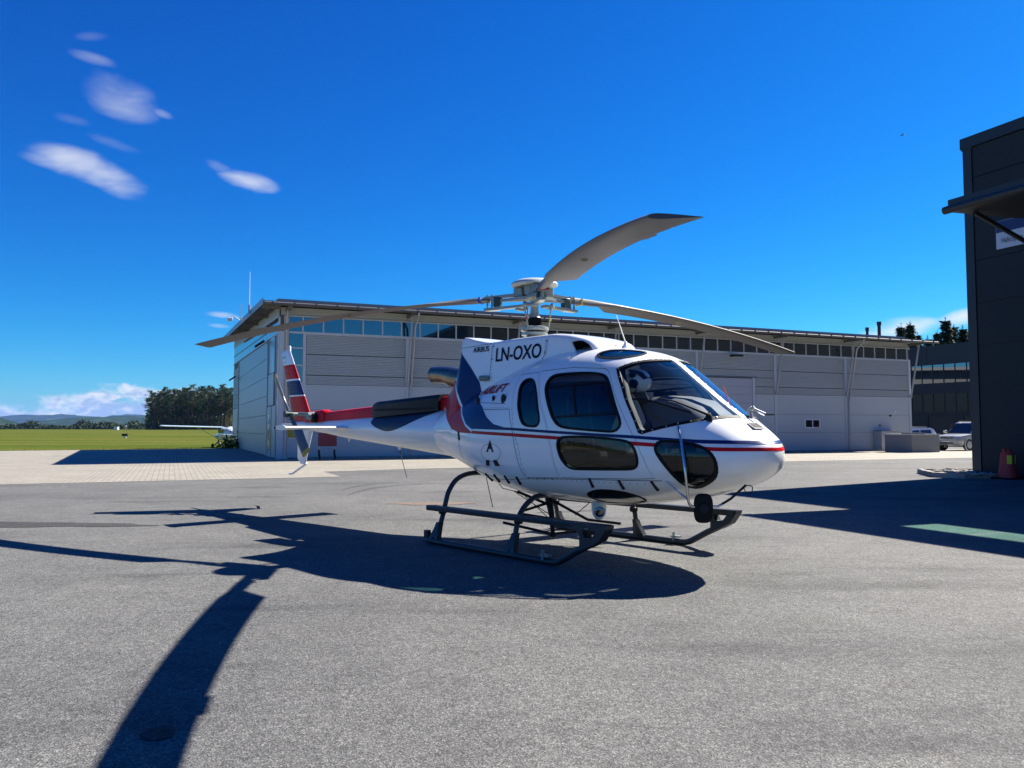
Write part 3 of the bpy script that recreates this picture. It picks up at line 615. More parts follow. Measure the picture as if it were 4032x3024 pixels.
# ---- tail boom
def circ(X, z, ry, rz, n=32): return [(X, ry*cos(2*pi*i/n), z+rz*sin(2*pi*i/n)) for i in range(n)]
bs = [(-1.35, 1.333, .36, .345), (-1.6, 1.333, .34, .33), (-2.2, 1.345, .30, .295), (-3.0, 1.36, .25, .245), (-3.8, 1.378, .205, .20), (-4.46, 1.393, .165, .162), (-5.2, 1.42, .125, .112), (-5.8, 1.445, .10, .085), (-6.25, 1.465, .075, .055), (-6.45, 1.47, .04, .03)]
boom = MB().loft([circ(*b) for b in bs]).build('tail_boom', white, HEL, 40)
MB().tube([(-6.4, 0, 1.468), (-6.9, 0, 1.462)], .018, 8).build('tail_light_rod', white, HEL, 50)
spr = lambda X, z, w, hh: [(X, -w, z-hh), (X, -w, z-.06), (X, -w*.75, z-.012), (X, -w*.3, z), (X, w*.3, z), (X, w*.75, z-.012), (X, w, z-.06), (X, w, z-hh)]
MB().loft([spr(-1.3, 1.86, .13, .3), spr(-1.6, 1.845, .11, .3), spr(-1.76, 1.835, .11, .3)]).build('drive_shaft_fairing', red, HEL, 30)
MB().loft([spr(-1.76, 1.868, .155, .24), spr(-1.80, 1.874, .165, .24), spr(-3.40, 1.812, .145, .25), spr(-3.54, 1.785, .12, .24)]).build('drive_shaft_cover', blackp, HEL, 30)
MB().box(-3.42, -1.84, -.168, -.162, 1.66, 1.685).build('cover_hinge', black, HEL)
MB().loft([spr(-3.54, 1.742, .10, .2), spr(-5.0, 1.682, .075, .18), spr(-5.3, 1.672, .07, .16)]).build('drive_shaft_fairing', red, HEL, 30)
MB().loft([spr(-5.15, 1.69, .085, .18), spr(-5.22, 1.716, .10, .22), spr(-5.75, 1.69, .09, .2), spr(-5.95, 1.66, .06, .18)]).build('gearbox_fairing', red, HEL, 30)
# dark anti-soot patch on the boom
bo = lambda o: (lambda off: [circ(x, z, a+off, b+off) for x, z, a, b in bs])
PA = spline([(-3.40,1.62),(-3.47,1.505),(-3.34,1.43),(-3.05,1.36),(-2.80,1.35),(-2.465,1.414),(-2.08,1.53),(-1.74,1.64),(-1.74,1.75),(-3.3,1.72)], 4)
for yr in ((-.6, -.02), (.02, .6)): obj('soot_panel', boolean(shell_mesh(bo(0), .003, .005), MB().prism(PA, *yr).mesh(), 'INTERSECT'), mat('navy_satin', (.012, .018, .035), .45), HEL, 40)
MB().tube([(-2.95, 0, 1.12), (-2.95, 0, 1.06)], [.035, .012], 10).build('boom_antenna_base', white, HEL, 40)
MB().tube([(-2.95, 0, 1.07), (-2.95, .0, .60)], [.007, .004], 6).xf(Matrix.Translation((-2.95, 0, 1.07)) @ Matrix.Rotation(R(-26), 4, 'Y') @ Matrix.Translation((2.95, 0, -1.07)), 0).build('boom_antenna', black, HEL, 50)
MB().tube([(-4.42, 0, 1.24), (-4.45, 0, 1.17)], [.02, .01], 8).build('boom_probe', white, HEL, 50)
# fins
def foil(xl, xt, z, t, n=10):
    up = []; c = xl-xt
    for i in range(n+1):
        s = i/n; s2 = s*s; y = 5*t*(.2969*math.sqrt(s2)-.126*s2-.3516*s2**2+.2843*s2**3-.1015*s2**4); up.append((xl-c*s2, y*c))
    return [(x, -y, z) for x, y in up]+[(x, y, z) for x, y in up[-2:0:-1]]
fl = lambda z: (-5.83-(z-1.70)*.697, -6.44-(z-1.52)*.42)
zs = [1.50, 1.978, 2.001, 2.271, 2.303, 2.576, 2.79]
for nm, a, b, m_ in (('fin_red_band', 1.49, 1.978, red), ('fin_white_band', 1.978, 2.002, white), ('fin_blue_band', 2.002, 2.271, blue), ('fin_white_band', 2.271, 2.303, white), ('fin_red_band', 2.303, 2.576, red), ('fin_tip', 2.576, 2.80, white)):
    rr = [foil(*fl(a), a, .13), foil(*fl(b), b, .125)]
    if nm == 'fin_tip': rr.append(foil(fl(2.86)[0], fl(2.86)[1]+.2, 2.87, .1))
    MB().loft(rr).build(nm, m_, HEL, 30)
    if nm in ('fin_red_band', 'fin_blue_band'):
        kk = 4 if b-a < .4 else 6
        for j in range(kk):
            z = a+(b-a)*(j+.5)/kk; x0 = fl(z)[1]+.06; x1 = fl(z)[1]+.27
            MB().tube([(x0, -.035, z), (x1, -.066, z)], .007, 6, sq=.8).build('fin_rib', m_, HEL, 40)
MB().lathe([(.03, 2.83), (.03, 2.92), (.02, 2.935)], (-6.66, 0, 0), 12).build('fin_beacon', mat('beacon_glass', (.7, .72, .74), .1), HEL, 40)
def finconv(x, z): return lambda a, b: Vector((x+a, -.042, z+b))
text('type_lettering', 'H125', 0, 0, .075, navy_text, HEL, conv=lambda a, b: Vector((-6.915+a*.95, -.012-a*.14, 2.70+b)))
text('number_lettering', '924', 0, 0, .07, mat('grey_print', (.3, .3, .3), .5), HEL, conv=lambda a, b: Vector((-6.85+a, -.020-a*.14, 2.60+b)))
MB().loft([foil(-5.93, -6.15, .75, .10), foil(-5.92, -6.27, .85, .11), foil(-5.70, -6.28, 1.36, .12)]).build('lower_fin', white, HEL, 30)
MB().tube(spline([(-5.93,0,.775),(-6.0,0,.73),(-6.22,0,.65),(-6.45,0,.565),(-6.58,0,.555)], 4, False), [.022]*17, 8, sq=.8).build('tail_skid', white, HEL, 50)
def foilh(y, x0=-4.17, x1=-4.60, z=1.40, t=.13): return [(x, y, z+yy) for x, yy, _ in foil(x0, x1, 0, t)]
for a, b in ((-1.265, -.13), (.13, 1.265)): MB().loft([foilh(a), foilh(b)]).build('tailplane', white, HEL, 30)
for y in (-1.27, 1.27):
    MB().loft([foilh(y-.008, -4.14, -4.64, 1.40, .16), foilh(y+.008, -4.14, -4.64, 1.40, .16)]).build('tailplane_end_plate', white, HEL, 30)
    MB().lathe([(.02, -.012), (.02, .012)], (-4.5, y+(.01 if y > 0 else -.01), 1.40), 8, 'y').build('position_light', blackp, HEL)
# tail rotor
TR = Vector((-5.89, -.35, 1.64))
MB().tube([(-5.5, -.03, 1.60), (-5.5, -.22, 1.61)], [.09, .06], 14).build('tail_gearbox', gmetal, HEL, 40)
MB().tube([(-5.87, -.02, 1.64), TR+Vector((0, -.06, 0))], .035, 12).build('tail_rotor_shaft', gmetal, HEL, 40)
MB().tube([(-5.45, -.13, 1.63), (-5.80, -.22, 1.65)], [.035, .028], 10).build('pitch_control_arm', gmetal, HEL, 40)
MB().tube([TR+Vector((0, -.04, 0)), TR+Vector((.0, -.1, .0))], .06, 10).build('tail_rotor_hub', dgreen, HEL, 40)
MB().box(TR.x-.16, TR.x+.16, TR.y-.05, TR.y-.0, TR.z-.045, TR.z+.02).build('tail_rotor_horn', dgreen, HEL, bevel=.01)
MB().lathe([(.07, -.06), (.09, 0), (.06, .06)], (-5.42, -.1, 1.575), 12, 'y').build('gear_coupling', black, HEL, 40)
a = R(130.6); er = Vector((cos(a), 0, sin(a))); et = Vector((-sin(a), 0, cos(a)))
for sg in (1, -1):
    def sec(r, ch, pit, th):
        e = et*(1 if sg > 0 else -1); pts = []
        c = TR+er*sg*r; ax = e*cos(pit)+Vector((0, 1, 0))*sin(pit); nn = er.cross(ax)
        for u, v in [(-.35, 0), (-.25, .5), (0, .6), (.4, .3), (.65, 0), (.4, -.3), (0, -.6), (-.25, -.5)]: pts.append(c+ax*u*ch+nn*v*th)
        return pts
    P0 = R(24)
    MB().loft([sec(.06, .07, P0, .05), sec(.2, .08, P0, .04), sec(.34, .10, P0, .03), sec(.40, .20, P0*.9, .026), sec(.84, .20, P0*.7, .02)]).build('tail_rotor_blade', mat('tail_blade_grey', (.10, .12, .135), .45), HEL, 40)
    MB().loft([sec(.84, .20, P0*.7, .0203), sec(.925, .195, P0*.65, .018), sec(.935, .12, P0*.65, .01)]).build('tail_rotor_tip', yellow, HEL, 40)
# exhaust
MB().loft([[(x, r*cos(t), z+r*sin(t)) for t in [2*pi*i/28 for i in range(28)]] for x, z, r in ((-1.25, 2.04, .15), (-1.60, 2.10, .148), (-1.72, 2.13, .13), (-1.85, 2.15, .122), (-2.06, 2.16, .122), (-2.061, 2.16, .115), (-1.7, 2.12, .11), (-1.3, 2.05, .12))]).build('exhaust_pipe', exh, HEL, 40)
# ---- landing gear
for sd in (-1, 1):
    Y = sd*1.085
    path = [(-.80, Y, .028), (-.64, Y, .036), (1.40, Y, .036)]+[(1.46+.12*i/4, Y, .036+.030*(i/4)**1.6) for i in range(1, 5)]+[(1.80, Y, .185), (1.96, Y, .262)]
    MB().tube(path, [.010, .036]+[.036]*(len(path)-2), 14).build('skid_tube', anthra, HEL, 40)
    st = [[(x, sd*(1.068+y), z0+z) for y, z in ((-.05, .03), (.05, .03), (.055, .012), (.05, -.028), (-.05, -.028), (-.055, .012))] for x, z0 in ((-.68, .43), (1.75, .438), (2.2, .443))]
    MB().loft(st).build('boarding_step', anthra, HEL, 20)
    gp = [(1.76, .452), (2.235, .470), (2.225, .432), (2.14, .318), (2.02, .255), (1.885, .20), (1.885, .362)]
    gh = [(1.92, .405), (1.95, .335), (2.05, .345), (2.10, .405)]
    g = boolean(MB().prism(gp, Y-.058, Y+.058).mesh(), MB().prism(gh, Y-.2, Y+.2).mesh(), 'DIFFERENCE')
    gs = obj('step_gusset', g, anthra, HEL)
    MB().box(1.95, 2.03, Y-.0595, Y+.0595, .413, .434).build('maker_plate', black, gs)
    if sd < 0: text('plate_lettering', 'DART', 0, 0, .019, mat('pale_print', (.6, .6, .6), .5), gs, conv=lambda a, b: Vector((1.957+a*1.15, Y-.061, .417+b)))
    else: text('plate_lettering', 'DART', 0, 0, .019, mat('pale_print', (.6, .6, .6), .5), gs, conv=lambda a, b: Vector((1.957+a*1.15, Y-.061, .417+b)))
    for X, tp in ((-.56, [(1.095, .05), (1.03, .14), (.957, .344), (.913, .502), (.868, .626), (.754, .758), (.567, .824), (.30, .83)]), (.81, [(1.085, .05), (1.018, .20), (.975, .375), (.909, .497), (.80, .588), (.663, .637), (.30, .645)])):
        p = spline([(X, sd*y, z) for y, z in tp], 4, False); MB().tube(p, [.04]*3+[.030]*(len(p)-3), 12).build('cross_tube', anthra, HEL, 40)
        MB().loft([[(X+dx*k, sd*(1.07+dy)-sd*sh, z) for dx, dy in ((-1, -.034), (1, -.034), (1, .036), (-1, .036))] for z, k, sh in ((.035, .095, -.01), (.085, .075, 0), (.19, .040, .045), (.26, .028, .07))]).build('skid_saddle', anthra, HEL, 40)
        MB().lathe([(.04, -.03), (.05, -.02), (.05, .02), (.04, .03)], (X, sd*.963, .385), 10).build('step_clamp', blackp, HEL, 40)
    MB().box(1.30, 1.42, Y-.03, Y+.03, .085, .105).build('tow_lug', gmetal, HEL); MB().box(1.34, 1.36, Y-.045, Y-.02, .05, .15).build('tow_lug', gmetal, HEL)
    MB().box(-.74, -.66, Y-.03, Y+.03, .07, .16).build('tow_bracket', anthra, HEL, bevel=.01)
# ---- cargo swing under the belly
sw = MB()
sw.tube([(.28, 0, .60), (.30, 0, .50), (.34, 0, .35), (.36, 0, .12)], [.05, .045, .035, .025], 8)
for q in ([(.36, 0, .52), (.70, .25, .30), (1.0, .5, .26)], [(.33, 0, .50), (-.1, -.1, .36)], [(.36, 0, .12), (-.15, -.35, .24)], [(.36, 0, .12), (.95, .42, .22)], [(.0, -.25, .62), (.36, 0, .45)], [(.33, 0, .3), (-.1, -.15, .34)]): sw.tube(q, .018, 6)
sw.build('cargo_swing', blackp, HEL, 50)
MB().lathe([(.02, .07), (.05, .09), (.05, .13), (.02, .15)], (.36, 0, 0), 10).build('cargo_hook', blackp, HEL, 40)
for q in ([(-.35, -.45, .78), (-.05, -.6, .45)], [(1.15, -.2, .56), (1.02, -.3, .42)], [(.1, -.4, .64), (.3, 0, .35)], [(.15, -.35, .64), (.36, -.05, .30)], [(-.4, -.3, .80), (-.1, -.4, .66), (.2, -.35, .62)]): MB().tube(q, .005, 5).build('cable', black, HEL, 50)
MB().box(.2, .5, -.14, .14, .56, .63).build('swing_mount', blackp, HEL, bevel=.015)
# ---- rotor head and blades
RC = Vector((.045, 0, 0)); HS = .70; HSM = Matrix.Diagonal((HS, HS, 1, 1))
def at(p): return (p[0]+RC.x, p[1]+RC.y, p[2])
MB().lathe([(r_*HS, z_) for r_, z_ in [(.20, 2.44), (.19, 2.50), (.12, 2.56), (.10, 2.60)]], tuple(RC), 24).build('mast_base', gmetal, HEL, 40)
MB().lathe([(r_*HS, z_) for r_, z_ in [(.235, 2.545), (.235, 2.575), (.21, 2.58)]], tuple(RC), 24).build('swashplate', gmetal, HEL, 40)
MB().lathe([(r_*HS, z_) for r_, z_ in [(.245, 2.60), (.25, 2.615), (.245, 2.645), (.20, 2.655)]], tuple(RC), 24).build('swashplate', gmetal, HEL, 40)
pr = []
for i in range(7): z = 2.655+i*.0155; r = .155-.006*i; pr += [(r, z), (r, z+.007), (r-.018, z+.0085), (r-.018, z+.0145)]
MB().lathe([(r_*HS, z_) for r_, z_ in pr], tuple(RC), 24).build('rubber_boot', black, HEL, 40)
MB().lathe([(r_*HS, z_) for r_, z_ in [(.115, 2.765), (.085, 2.79), (.072, 2.85), (.07, 2.96), (.09, 2.99), (.16, 3.0), (.16, 3.03)]], tuple(RC), 24).build('rotor_mast', gmetal, HEL, 40)
MB().lathe([(r_*HS, z_) for r_, z_ in [(.30, 3.165), (.415, 3.165), (.425, 3.18), (.40, 3.205), (.30, 3.235), (.06, 3.245), (.05, 3.262), (.01, 3.265)]], tuple(RC), 36).build('rotor_cap', mat('cap_grey_green', (.5, .53, .5), .4), HEL, 40)
MB().lathe([(r_*HS, z_) for r_, z_ in [(.16, 3.03), (.20, 3.06), (.20, 3.16), (.28, 3.166)]], tuple(RC), 12).build('hub_body', gmetal, HEL, 30)
PH = -35.1; tipc = ((.30, .012, .02), (.02, .1, .4), (.5, .4, .02))
for kb in range(3):
    A = R(PH-120*kb); er = Vector((cos(A), sin(A), 0)); el = Vector((sin(A), -cos(A), 0)); M = Matrix(((er.x, el.x, 0, RC.x), (er.y, el.y, 0, RC.y), (0, 0, 1, 0), (0, 0, 0, 1)))
    # local: x = along the blade, y = towards the leading edge
    def zc(r): return 3.03-.40*max(0, (r-.7)/4.64)**1.95
    def P(mb, name, m_, sm=40, par=HEL, bevel=0):
        mb.xf(M @ HSM if par is HEL and name != 'main_rotor_blade' else M); return mb.build(name, m_, par, sm, bevel)
    P(MB().prism([(.05, .17), (.30, .13), (.48, .05), (.76, .04), (.76, -.04), (.48, -.05), (.30, -.13), (.05, -.17)], 2.995, 3.03, 'z'), 'star_arm', gmetal)
    for z0 in (3.075, 2.925):
        P(MB().loft([[(x, y, z0+dz+zz) for y, zz in ((-w, -.016), (w, -.016), (w, .016), (-w, .016))] for x, w, dz in ((.20, .075, 0), (.60, .06, -.01), (.98, .055, -.02))]), 'blade_sleeve', gmetal, 20)
    P(MB().box(.66, .79, -.07, .07, 2.93, 3.06), 'frequency_adapter', dgreen, 40, HEL, .012)
    P(MB().box(.68, .92, -.05, .05, 2.885, 2.912), 'sleeve_bracket', mat('cream_metal', (.55, .54, .48), .45), 40, HEL, .008)
    for bx in (.84, .93): P(MB().tube([(bx, 0, 2.89), (bx, 0, 3.10)], .018, 8), 'blade_pin', gmetal)
    P(MB().box(.20, .38, -.085, .085, 3.035, 3.155), 'elastomer_stop', gmetal, 40, HEL, .015)
    P(MB().tube([(.35, .0, 2.90), (.30, .16, 2.90), (.22, .22, 2.925)], .028, 8), 'pitch_horn', gmetal)
    P(MB().tube([(.22, .22, 2.92), (.20, .14, 2.62)], .015, 8), 'pitch_link', gmetal)
    P(MB().tube([(.2115, .187, 2.755), (.2095, .179, 2.725)], .019, 8), 'link_band', mat('band%d' % kb, tipc[kb], .5))
    rg = []
    for r in [.62, .9, 1.1, 1.2, 1.32, 1.42, 1.7, 2.0, 2.4, 2.8, 3.2, 3.6, 4.0, 4.4, 4.8, 5.1, 5.25, 5.335]:
        k = min(1, max(0, (r-1.12)/.30)); le = .055+(.09-.055)*k; te = -.055-(.26-.055)*k; th = .075 if r < 1.1 else .075+(.042-.075)*min(1, (r-1.1)/.5)
        if r > 5.2: th *= .9
        tw = R(7.5-8.5*(r-.8)/4.54); c = le-te; sec = []
        for u, v in [(0, 0), (.012, .22), (.05, .40), (.15, .52), (.30, .5), (.55, .36), (.8, .17), (1, .02), (1, -.02), (.8, -.14), (.55, -.28), (.30, -.40), (.15, -.42), (.05, -.32), (.012, -.18)]:
            y = le-u*c; z = v*th
            if r < 1.1: z = np.sign(v)*min(abs(v)*1.6, .5)*th
            sec.append((r, y*cos(tw)-z*sin(tw), zc(r)+y*sin(tw)+z*cos(tw)))
        rg.append(sec)
    bl = P(MB().loft(rg), 'main_rotor_blade', bladeg, 35)
    dz = zc(5.335)
    def bsec(r, k): return [(r, p[1]*k+(1-k)*-.05, dz+(p[2]-dz)*k) for p in rg[-1]]
    P(MB().loft([bsec(5.3355, .96), bsec(5.342, .93)]), 'blade_tip_cap', mat('tip_cap_grey', (.06, .06, .062), .4), 40, bl)
    P(MB().box(.73, .755, -.058, .058, zc(.74)-.04, zc(.74)+.04).xf(Matrix.Identity(4)), 'colour_band', mat('band%d' % kb, tipc[kb], .5), 40, bl)
    zz = zc(2.72)
    rp = [(2.72+.035*cos(2*pi*i/20), -.07+.035*sin(2*pi*i/20)) for i in range(20)]
    tm = MB(); w2 = R(7.5-8.5*(2.72-.8)/4.54); pth = [(x, y, zz+y*sin(w2)-.0195) for x, y in rp]; tm.tube(pth+pth[:1], .006, 5, cap=False); P(tm, 'balance_mark', mat('ochre_mark', (.42, .38, .2), .5), 40, bl)
    P(MB().loft([[(r, -.25, zc(r)-.006), (r, -.285, zc(r)-.008), (r, -.285, zc(r)-.003), (r, -.25, zc(r)-.001)] for r in (4.0, 4.15, 4.3)]), 'trim_tab', bladeg, 40, bl)
# ---- helmet hanging in the cockpit
hm = empty('flight_helmet', HEL.matrix_basis @ Vector((1.99, -.37, 1.74)), R(-48.4))
lab(hm, 'white flight helmet hanging behind the windscreen of the helicopter', 'helmet')
rg = []
for i in range(13):
    t = -.5*pi*.62+i/12*(pi*.5+.5*pi*.62); rg.append([(.145*cos(t)*cos(q)*(1.08 if cos(q) > 0 else 1), .118*cos(t)*sin(q), .13+.13*sin(t)) for q in [2*pi*j/24 for j in range(24)]])
MB().loft(rg).build('helmet_shell', mat('helmet_white', (.62, .62, .57), .35, coat=.3), hm, 60)
MB().lathe([(.045, -.14), (.045, -.10), (.03, -.09)], (.045, 0, .10), 14, 'y').build('visor_knob', black, hm, 40)
MB().lathe([(.03, -.135), (.03, -.10), (.02, -.09)], (.03, 0, .19), 14, 'y').build('visor_knob', black, hm, 40)
MB().loft([[(x, y*w, z) for y in (-1, -.5, .5, 1) for z in (z0,)]+[(x-.02, y*w, z0-.02) for y in (1, .5, -.5, -1)] for x, w, z0 in ((.0, .13, .25), (.10, .11, .22), (.155, .07, .16))]).build('visor_cover', blackp, hm, 50)
MB().tube(spline([(.07, -.125, .10), (.08, -.12, .03), (.0, -.09, -.0)], 4, False), .006, 6).build('chin_strap', black, hm)

# ================================================================== hangar
galv = mat('galvanised_sheet', (.36, .38, .40), .38, metal=.55, var=.06, vscale=.6)
wallg = mat('pale_grey_cladding', (.48, .515, .51), .5, var=.03, vscale=.8)
ribg = mat('ribbed_grey_cladding', (.42, .45, .445), .5, var=.03, vscale=.8)
framg = mat('frame_grey', (.55, .58, .59), .45)
soffg = mat('soffit_grey', (.16, .155, .15), .7)
roofg = mat('roof_edge_grey', (.15, .16, .18), .55)
pane_m = mat('window_glass', (.006, .012, .022), .02, spec=1.0, coat=1.0)
pane_m.node_tree.nodes['Principled BSDF'].inputs['IOR'].default_value = 1.9
HG = empty('aircraft_hangar', tuple(HA), R(23))
lab(HG, 'long pale grey ribbed metal hangar with a ribbon of high windows and overhanging roof', 'hangar')
L_, D_ = 40.25, 29.5
rz = lambda v: 7.02+.046*(v+1.3)                       # underside of the roof
MB().add([(0.02, .06, 0), (L_-.02, .06, 0), (L_-.02, D_, 0), (.02, D_, 0), (.02, .06, rz(.06)), (L_-.02, .06, rz(.06)), (L_-.02, D_, rz(D_)), (.02, D_, rz(D_))], [(3, 2, 1, 0), (4, 5, 6, 7), (0, 1, 5, 4), (1, 2, 6, 5), (2, 3, 7, 6), (3, 0, 4, 7)]).build('wall_core', mat('core_grey', (.12, .13, .14), .7), HG)
cols = [0.1, 6.1, 11.8, 17.5, 23.3, 29.0, 34.6, 40.15]
for c in cols: MB().box(c-.09, c+.09, -.05, .06, 0, 5.94).build('column', framg, HG)
MB().box(.19, .42, -.02, .06, 0, 6.68).build('corner_trim', framg, HG)
def ribbed(u0, u1, z0, z1, pitch=.078, d=.032, name='ribbed_panel'):
    n = max(1, round((z1-z0)/pitch)); pr = []
    for i in range(n):
        z = z0+(z1-z0)*i/n; p = (z1-z0)/n; pr += [(.0, z), (-d, z+p*.35), (-d, z+p*.7), (.0, z+p*.85)]
    pr.append((0, z1)); v = []; f = []
    for y, z in pr: v += [(u0, y+.01, z), (u1, y+.01, z)]
    f = [(2*i, 2*i+1, 2*i+3, 2*i+2) for i in range(len(pr)-1)]
    k = len(v); v += [(u0, .055, z0), (u1, .055, z0), (u1, .055, z1), (u0, .055, z1)]
    f += [(k, k+3, k+2, k+1), (0, 1, k+1, k), (2*len(pr)-2, 2*len(pr)-1, k+2, k+3)]
    return MB().add(v, f).build(name, ribg, HG)
for b in range(7):
    a, c = cols[b]+.10, cols[b+1]-.10
    if b == 0: a = 1.22
    if b == 4:
        ribbed(a, c, 4.93, 5.82); ribbed(a, c, 4.47, 4.90); ribbed(27.5, c, 3.94, 4.44); ribbed(27.5, c, 3.47, 3.91)
        MB().box(27.5, c, -.02, .055, 2.30, 3.39).build('wall_panel', wallg, HG); MB().box(27.5, 27.74, -.02, .055, .06, 2.285).build('wall_panel', wallg, HG)
    else:
        for z0, z1 in ((3.47, 3.90), (3.94, 4.88), (4.92, 5.82)): ribbed(a, c, z0, z1)
        for z0, z1 in ((.06, 1.17), (1.185, 2.275), (2.29, 3.39)):
            if b == 0: MB().box(a-.02, c, -.02, .055, z0, z1).build('wall_panel', wallg, HG)
            else: MB().box(a, c, -.02, .055, z0, z1).build('wall_panel', wallg, HG)
    if b != 4: MB().box(a-.03, c+.03, -.045, .05, 3.395, 3.455).build('sill_flashing', framg, HG)
MB().box(27.5, 28.9, -.045, .05, 3.395, 3.455).build('sill_flashing', framg, HG)
MB().box(1.05, L_, -.04, .05, 5.825, 5.945).build('window_sill', framg, HG)
MB().box(.42, L_, -.04, .05, 6.64, 6.70).build('window_head', framg, HG)
# roller door and white door in the fifth bay
dr = empty('roller_door'); dr.parent = HG
for k in range(9): MB().box(23.95, 27.28, .0, .04, .03+k*.485, .505+k*.485).build('door_slat', mat('roller_white_grey', (.44, .45, .48), .5), dr)
for x0, x1, z0, z1 in ((27.29, 27.46, 0, 4.46), (23.42, 23.93, 0, 4.46)): MB().box(x0, x1, -.05, .05, z0, z1).build('door_jamb', framg, dr)
MB().box(23.6, 27.6, -.07, .05, 4.43, 4.48).build('door_head', roofg, dr)
wd = empty('side_door'); wd.parent = HG
MB().box(27.76, 28.88, -.04, .04, .02, 2.2).build('door_frame', framg, wd); MB().box(27.86, 28.78, -.06, .0, .05, 2.1).build('door_leaf', wallg, wd)
for z in (.45, 1.65, 1.95): MB().box(28.79, 28.83, -.08, -.02, z, z+.12).build('door_hinge', framg, wd)
# ribbon windows
def mull(u, z0=5.945, z1=6.64): MB().box(u-.03, u+.03, -.035, .05, z0, z1).build('mullion', framg, HG)
us = [1.04+i*(39.98-1.04)/41 for i in range(42)]
for i in range(41):
    mull(us[i]); MB().box(us[i]+.03, us[i+1]-.03, .0, .03, 5.945, 6.64).build('window_pane', pane_m, HG)
mull(us[-1])
MB().box(.44, 1.01, .0, .03, 5.945, 6.64).build('window_pane', pane_m, HG)
zz = [.95, 1.75, 2.65, 3.5, 4.36, 5.17, 5.88]
for a, c in zip(zz, zz[1:]): MB().box(.44, 1.04, .0, .03, a+.03, c-.03).build('window_pane', pane_m, HG); MB().box(.42, 1.06, -.03, .05, a-.03, a+.03).build('transom', framg, HG)
MB().box(1.05, 1.2, -.03, .05, .06, 5.94).build('mullion', framg, HG); MB().box(.42, 1.06, -.03, .05, 5.85, 5.945).build('transom', framg, HG); MB().box(.42, 1.05, -.02, .05, .06, .92).build('wall_panel', wallg, HG)
ww = empty('small_window'); ww.parent = HG
MB().box(31.17, 32.45, -.05, .0, 1.42, 2.02).build('window_frame', mat('white_frame', (.62, .63, .66), .5), ww)
for a, c in ((31.29, 31.77), (31.87, 32.33)): MB().box(a, c, -.058, -.048, 1.51, 1.93).build('window_pane', mat('dark_pane', (.006, .007, .01), .05), ww)
# upper wall and roof
for b in range(7): ribbed(cols[b] if b else .05, cols[b+1]-.02 if b < 6 else L_, 6.71, 7.07, .08, .015, 'upper_panel')
v0, v1, u0, u1 = -1.3, D_+1.0, -.9, L_+1.1
def slab(u0, u1, v0, v1, dz0, dz1, name, m_):
    MB().add([(u0, v0, rz(v0)+dz0), (u1, v0, rz(v0)+dz0), (u1, v1, rz(v1)+dz0), (u0, v1, rz(v1)+dz0), (u0, v0, rz(v0)+dz1), (u1, v0, rz(v0)+dz1), (u1, v1, rz(v1)+dz1), (u0, v1, rz(v1)+dz1)], [(3, 2, 1, 0), (4, 5, 6, 7), (0, 1, 5, 4), (1, 2, 6, 5), (2, 3, 7, 6), (3, 0, 4, 7)]).build(name, m_, HG)
slab(u0, u1, v0, v1, .06, .12, 'roof_sheet', roofg)
slab(u0+.02, u1-.02, v0+.02, v0+.10, -.02, .06, 'eave_beam', soffg)
slab(-.05, L_+.3, .6, v1-1, .12, .44, 'roof_upstand', roofg)
for k in range(5): slab(u0+.05+k*.18, u0+.11+k*.18, v0+.1, v1-.05, .0, .06, 'soffit_rib', soffg)
for k in range(4): slab(u0+1.0, u1-.05, v0+.18+k*.26, v0+.26+k*.26, .015, .06, 'soffit_rib', soffg)
n = 36
for k in range(n):
    a = v0+(v1-v0)*k/n; c = v0+(v1-v0)*(k+.72)/n; slab(u0-.018, u0, a, c, -.06, .24, 'fascia_panel', galv)
slab(u0-.01, u0+.005, v0, v1, -.05, .22, 'fascia_board', roofg)
gutm = mat('gutter_grey', (.10, .10, .10), .7)
g = MB().tube([(u0+.05, v0-.07, rz(v0)+.0), (u1-.1, v0-.07, rz(v0)-.03)], .07, 10).build('gutter', gutm, HG, 50)
k = u0+.4
while k < u1: MB().box(k, k+.03, v0-.15, v0+.02, rz(v0)-.07, rz(v0)+.08).build('gutter_bracket', gutm, g); k += .96
for c in cols[1:]:
    MB().box(c-.05, c+.05, v0+.1, .0, rz(v0)-.17, rz(v0)-.03).build('eave_bracket', soffg, HG)
    MB().tube([(c+.02, -.10, 3.52), (c+.02, -.82, 6.86)], .055, 10).build('roof_strut', galv, HG, 50); MB().box(c-.06, c+.1, -.14, -.04, 3.44, 3.62).build('strut_shoe', galv, HG)
MB().box(.25, .40, v0+.1, .0, rz(v0)-.17, rz(v0)-.03).build('eave_bracket', soffg, HG)
for c, lean in ((.30, 0), (6.3, 1), (34.85, 1)):
    pts = [(c, v0-.06, rz(v0)-.05), (c, v0+.05, rz(v0)-.25), (c, -.75, 6.4), (c-.02, -.16, 3.6), (c-.1, -.12, 3.1), (c-.1, -.12, .12)] if lean else [(c, -.5, rz(v0)-.15), (c, -.12, 6.5), (c, -.12, .1)]
    MB().tube(pts, .055, 10).build('downpipe', galv, HG, 50)
for u, v, hh, r in ((38.7, 2.0, 8.25, .09), (39.8, 2.0, 8.7, .11)): MB().lathe([(r, rz(v)), (r, hh-.25), (r*1.35, hh-.24), (r*1.35, hh)], (u, v, 0), 14).build('roof_flue', mat('flue_black', (.02, .022, .026), .5), HG, 40)
MB().tube([(u0-.1, 4.5, 7.3), (u0-.1, 4.5, 7.75)], .06, 8).build('antenna_bracket', galv, HG); MB().tube([(u0-.1, 4.5, 7.7), (u0-.1, 4.45, 9.45)], [.025, .012], 6).build('roof_antenna', white, HG)
MB().tube([(u0-.1, 10.2, 7.6), (u0-.1, 10.2, 8.6)], .02, 6).build('short_antenna', galv, HG)
